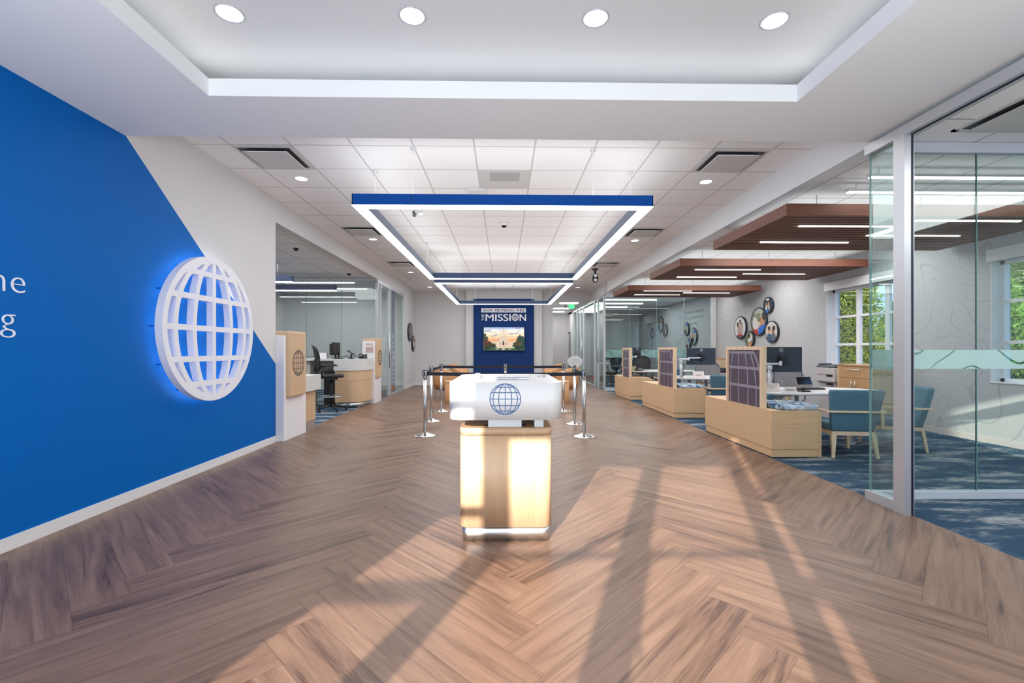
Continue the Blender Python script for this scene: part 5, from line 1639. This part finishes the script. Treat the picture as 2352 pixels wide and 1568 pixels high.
# grey task chairs behind the desks
tc0 = task_chair('wide grey mesh chair behind the nearest desk', 0.40, chair_frame, chair_grey, 0.66, 0.50)
tc0.location = (4.62, 7.35, 0); tc0.rotation_euler = (0, 0, PI - 0.15)
dup(tc0, 'grey mesh chair behind the middle desk beside the wood cabinets', (4.72, 10.3, 0), PI + 0.1)
c = task_chair('black mesh chair behind the farthest desk', 0.46, black, mat('black_mesh', (0.035, 0.035, 0.035), 0.8, noise=0.3, scale=300), 0.55, 0.52)
c.location = (4.05, 13.2, 0); c.rotation_euler = (0, 0, PI)


# ================================================================== GUEST CHAIRS
def guest_chair(label):
    """front towards +y; back panel at -y"""
    t = thing('guest_chair', label, 'chair', (0, 0, 0), 0, 'blue guest chairs with pale wood frames')
    def pan(y, z, w, th, ang):
        pass
    b = MB()   # raked padded back, wider at the top
    rings = []
    for z, wt, wb_, y in ((0.30, 0.225, 0, -0.235), (0.33, 0.235, 0, -0.240), (0.54, 0.262, 0, -0.285), (0.755, 0.290, 0, -0.325), (0.785, 0.282, 0, -0.330)):
        rings.append([(x, y2, z) for x, y2 in rrect(-wt, wt, y - 0.005, y + 0.06, 0.014, 3)])
    b.loft(rings); b.build('backrest', seat_blue, t)
    b = MB()
    rr = rrect(-0.235, 0.235, -0.19, 0.27, 0.03)
    b.loft([[(x * s, y * s, z) for x, y in rr] for s, z in ((0.98, 0.30), (1.0, 0.32), (1.0, 0.375), (0.97, 0.39))]); b.build('seat', seat_blue, t)
    b = MB()   # apron
    b.box(-0.235, 0.235, -0.245, -0.215, 0.255, 0.30); b.box(-0.235, 0.235, 0.235, 0.265, 0.255, 0.30); b.box(-0.235, -0.205, -0.215, 0.235, 0.255, 0.30); b.box(0.205, 0.235, -0.215, 0.235, 0.255, 0.30)
    b.build('seat_frame', oakl, t)
    for sx in (-1, 1):
        for sy in (-1, 1):
            b = MB()
            x, y = sx * 0.215, sy * 0.245 - (0.0 if sy > 0 else -0.01)
            top = [(x - 0.028, y - 0.018), (x + 0.028, y - 0.018), (x + 0.028, y + 0.018), (x - 0.028, y + 0.018)]
            fx, fy = x + sx * 0.025, y + sy * 0.04
            bot = [(fx - 0.014, fy - 0.012), (fx + 0.014, fy - 0.012), (fx + 0.014, fy + 0.012), (fx - 0.014, fy + 0.012)]
            b.loft([[(p, q, 0.0) for p, q in bot], [(p, q, 0.262) for p, q in top]], smooth=False)
            b.build('leg', oakl, t)
    b = MB()   # wrap-around arm band with front uprights
    pts = []
    zb0, zb1 = 0.525, 0.548
    b.box(-0.30, 0.30, -0.315, -0.297, zb0, zb1, 0.003)
    for s in (-1, 1):
        b.box(s * 0.30 - 0.016, s * 0.30 + 0.016, -0.315, 0.20, zb0, zb1, 0.003)
        b.box(s * 0.30 - 0.014, s * 0.30 + 0.014, 0.165, 0.195, 0.27, zb0, 0.003)
        b.box(min(s * 0.30, s * 0.205), max(s * 0.30, s * 0.205), 0.165, 0.195, 0.262, 0.285)
    b.build('arm_frame', oakl, t)
    return t


g0 = guest_chair('blue guest chair with its back to us, right of the nearest bench unit')
g0.location = (4.09, 5.52, 0); g0.rotation_euler = (0, 0, -0.13)
dup(g0, 'blue guest chair seen side on through the narrow glass pane', (4.98, 5.83, 0), 1.15)
dup(g0, 'blue guest chair at the middle desk, left of the pair behind the framed screen', (4.09, 8.60, 0), -0.13)
dup(g0, 'blue guest chair at the middle desk, right of the pair under the monitor', (4.98, 8.87, 0), 0.9)
dup(g0, 'blue guest chair at the farthest desk', (4.15, 11.6, 0), -0.1)


# ================================================================== CABINETS AND PRINTERS ALONG THE RIGHT WALL
def cabinet(label, y0, y1, h, x0=5.85):
    t = thing('storage_cabinet', label, 'cabinet', (x0, y0, 0), 0, 'wood storage cabinets along the window wall')
    D, L = EX - 0.02 - x0, y1 - y0
    b = MB(); b.box(0.02, D, 0.02, L - 0.02, 0.06, h - 0.025); b.box(0.0, D, 0, 0.02, 0.0, h - 0.025); b.box(0.0, D, L - 0.02, L, 0.0, h - 0.025); b.box(0.05, D, 0.02, L - 0.02, 0, 0.06); b.build('carcass', oakl, t)
    b = MB(); b.box(-0.012, D, -0.005, L + 0.005, h - 0.025, h, 0.002); b.build('top', oakd, t)
    d = MB(); d.box(0.0, 0.018, 0.022, L - 0.022, h - 0.225, h - 0.03); d = d.build('drawer', oakd, t)
    q = MB(); q.tube([(-0.025, L * 0.3, h - 0.085), (-0.025, L * 0.7, h - 0.085)], 0.006); q.tube([(0, L * 0.33, h - 0.085), (-0.025, L * 0.33, h - 0.085)], 0.005); q.tube([(0, L * 0.67, h - 0.085), (-0.025, L * 0.67, h - 0.085)], 0.005); q.build('drawer_handle', silver, d)
    for k in (0, 1):
        a, c = (0.022, L / 2 - 0.002) if k == 0 else (L / 2 + 0.002, L - 0.022)
        d = MB(); d.box(0.0, 0.018, a, c, 0.065, h - 0.23); d = d.build('door', oakd, t)
        yy = c - 0.04 if k == 0 else a + 0.04
        q = MB(); q.tube([(-0.022, yy, h - 0.40), (-0.022, yy, h - 0.28)], 0.006); q.build('door_handle', silver, d)


cabinet('wood cabinet under the window beside the printer, nearest one', 7.22, 7.98, 1.0)
cabinet('wood cabinet behind the middle desk under the round photos', 10.35, 11.3, 0.88)
cabinet('wood cabinet farthest away by the glass wall', 13.05, 13.9, 0.99)


def printer(label, y, z0, x=6.08, s=1.0):
    t = thing('printer', label, 'printer', (x, y, 0), 0, 'office printers')
    b = MB(); b.box(-0.18, 0.30, -0.22, 0.22, 0.0, z0 - 0.30, 0.006); b.build('stand', beige, t)
    b = MB(); b.box(-0.22, 0.30, -0.24, 0.24, z0 - 0.30, z0 - 0.04, 0.012); b.build('body', beige, t)
    b = MB(); b.loft([[(x_, y_, z) for x_, y_ in rrect(-0.22 + a, 0.30 - a, -0.24 + a, 0.24 - a, 0.03)] for a, z in ((0.0, z0 - 0.04), (0.0, z0 - 0.02), (0.03, z0), (0.08, z0 + 0.01))]); b.box(-0.20, -0.05, 0.05, 0.20, z0 + 0.0, z0 + 0.03, 0.006); b.build('scanner_lid', charcoal, t)
    for k in (0, 1, 2):
        zz = z0 - 0.17 - k * 0.15
        b = MB(); b.box(-0.224, -0.215, -0.20, 0.20, zz, zz + 0.006); b.box(-0.226, -0.215, -0.20, -0.05, zz - 0.035, zz); b.build('paper_tray', black, t)
    return t


printer('putty coloured printer with black lid left of the nearest cabinet', 8.32, 0.965)
printer('black topped printer behind the middle desk chair', 11.75, 1.0)
b = MB(); b.box(3.6, 4.6, 18.0, 18.6, 0.70, 0.73); b.box(3.65, 3.7, 18.1, 18.5, 0, 0.70); b.box(4.5, 4.55, 18.1, 18.5, 0, 0.70)
tag(b.build('desk_table', mat('white_laminate', (0.74, 0.73, 0.74), 0.3)), 'plain desk inside the far right glass room', 'desk')
c = task_chair('black chair inside the far right glass room, left one', 0.46, black, mat('black_mesh', (0.035, 0.035, 0.035), 0.8), 0.5, 0.5, group='black chairs in the far glass room')
c.location = (3.75, 16.0, 0); c.rotation_euler = (0, 0, 0.5)
dup(c, 'black chair inside the far right glass room, right one', (4.5, 16.6, 0), 0.2)
t = thing('monitor', 'small dark monitor on the desk inside the far right glass room', 'monitor', (4.25, 18.25, 0.73))
b = MB(); b.box(-0.28, 0.28, 0, 0.03, 0.10, 0.42, 0.005); b.build('housing', charcoal, t)
b = MB(); b.lathe([(0.001, 0), (0.1, 0), (0.1, 0.01), (0.015, 0.015), (0.015, 0.14), (0.001, 0.14)], (0, 0.05, 0), 16); b.build('stand', black, t)

# ================================================================== OUTSIDE THE RIGHT WINDOWS
b = MB(); b.box(EX + 0.3, 60, -20, 60, -0.35, -0.3)
struct(b.build('ground_lawn', mat('lawn', (0.10, 0.16, 0.035), 0.9, noise=0.4, scale=3)))
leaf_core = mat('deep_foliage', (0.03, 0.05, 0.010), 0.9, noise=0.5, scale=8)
leaf_a = mat('conifer_leaf', (0.15, 0.21, 0.022), 0.8, noise=0.5, scale=3)
leaf_b = mat('broad_leaf', (0.11, 0.24, 0.04), 0.8, noise=0.5, scale=3)
bark = mat('bark', (0.16, 0.10, 0.07), 0.9, noise=0.3, scale=20)


def conifer(label, x, y, h, r, m, seed, n=14000, group='trees outside the windows'):
    rnd = random.Random(seed)
    t = thing('conifer_tree', label, 'tree', (x, y, -0.3), 0, group)
    b = MB(); b.cyl((0, 0, 0), (0, 0, h * 0.9), 0.12, 0.02, 10); b.build('trunk', bark, t)
    b = MB(); b.use(m)
    for k in range(n):
        f = rnd.random() ** 0.8
        z = 0.1 + f * (h - 0.1)
        lump = 0.82 + 0.18 * math.sin(z * 3.1 + seed) * math.sin(rnd.random() * 6)
        R = r * (1 - f) ** 0.6 * lump
        a = rnd.random() * 2 * PI
        q = R * (0.55 + 0.45 * rnd.random() ** 0.5)
        c = Vector((q * math.cos(a), q * math.sin(a), z))
        s = 0.03 + 0.045 * rnd.random()
        d = Vector((math.cos(a + rnd.uniform(-.6, .6)), math.sin(a + rnd.uniform(-.6, .6)), rnd.uniform(0.1, 1.1))).normalized()
        w = d.cross(Vector((rnd.uniform(-1, 1), rnd.uniform(-1, 1), rnd.uniform(-1, 1)))).normalized() * s * 0.35
        b.poly([c - w, c + d * s, c + w, c - d * s * 0.5])
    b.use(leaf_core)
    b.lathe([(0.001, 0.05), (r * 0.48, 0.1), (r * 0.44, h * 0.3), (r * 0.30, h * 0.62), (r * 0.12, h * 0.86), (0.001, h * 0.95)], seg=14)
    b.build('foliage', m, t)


for k, (x, y, h, r, m, l) in enumerate(((10.8, 17.2, 6.0, 1.2, leaf_a, 'yellow green conifer outside the left window, farther one at left'), (10.9, 14.2, 5.9, 1.25, leaf_a, 'yellow green conifer filling the left half of the left window'),
                                        (17.0, 19.8, 3.6, 1.3, leaf_b, 'small dark conifer low behind the bare tree'), (13.0, 10.9, 3.8, 1.2, leaf_b, 'broad green tree outside, rightmost in the right window'),
                                        (10.4, 9.7, 3.4, 1.3, leaf_b, 'leafy green tree outside the right window'), (16.0, 14.3, 5.6, 2.1, leaf_b, 'taller green tree farther behind the right window'))):
    conifer(l, x, y, h, r, m, k + 1)
rnd = random.Random(5)
b = MB()


def branch(p, d, L, r, depth):
    q = p + d * L
    b.tube([p, p.lerp(q, 0.5) + Vector((rnd.uniform(-.05, .05), rnd.uniform(-.05, .05), 0)) * L, q], [r, r * 0.8, r * 0.6], 5)
    if depth == 0:
        return
    for k in range(3):
        nd_ = (d + Vector((rnd.uniform(-.8, .8), rnd.uniform(-.8, .8), rnd.uniform(-.1, .6)))).normalized()
        branch(q, nd_, L * rnd.uniform(0.6, 0.85), r * 0.55, depth - 1)


branch(Vector((13.2, 15.2, -0.3)), Vector((0.05, 0, 1)), 2.4, 0.14, 5)
tag(b.build('bare_tree', bark), 'leafless brown tree against the sky in the left window', 'tree', 'trees outside the windows')
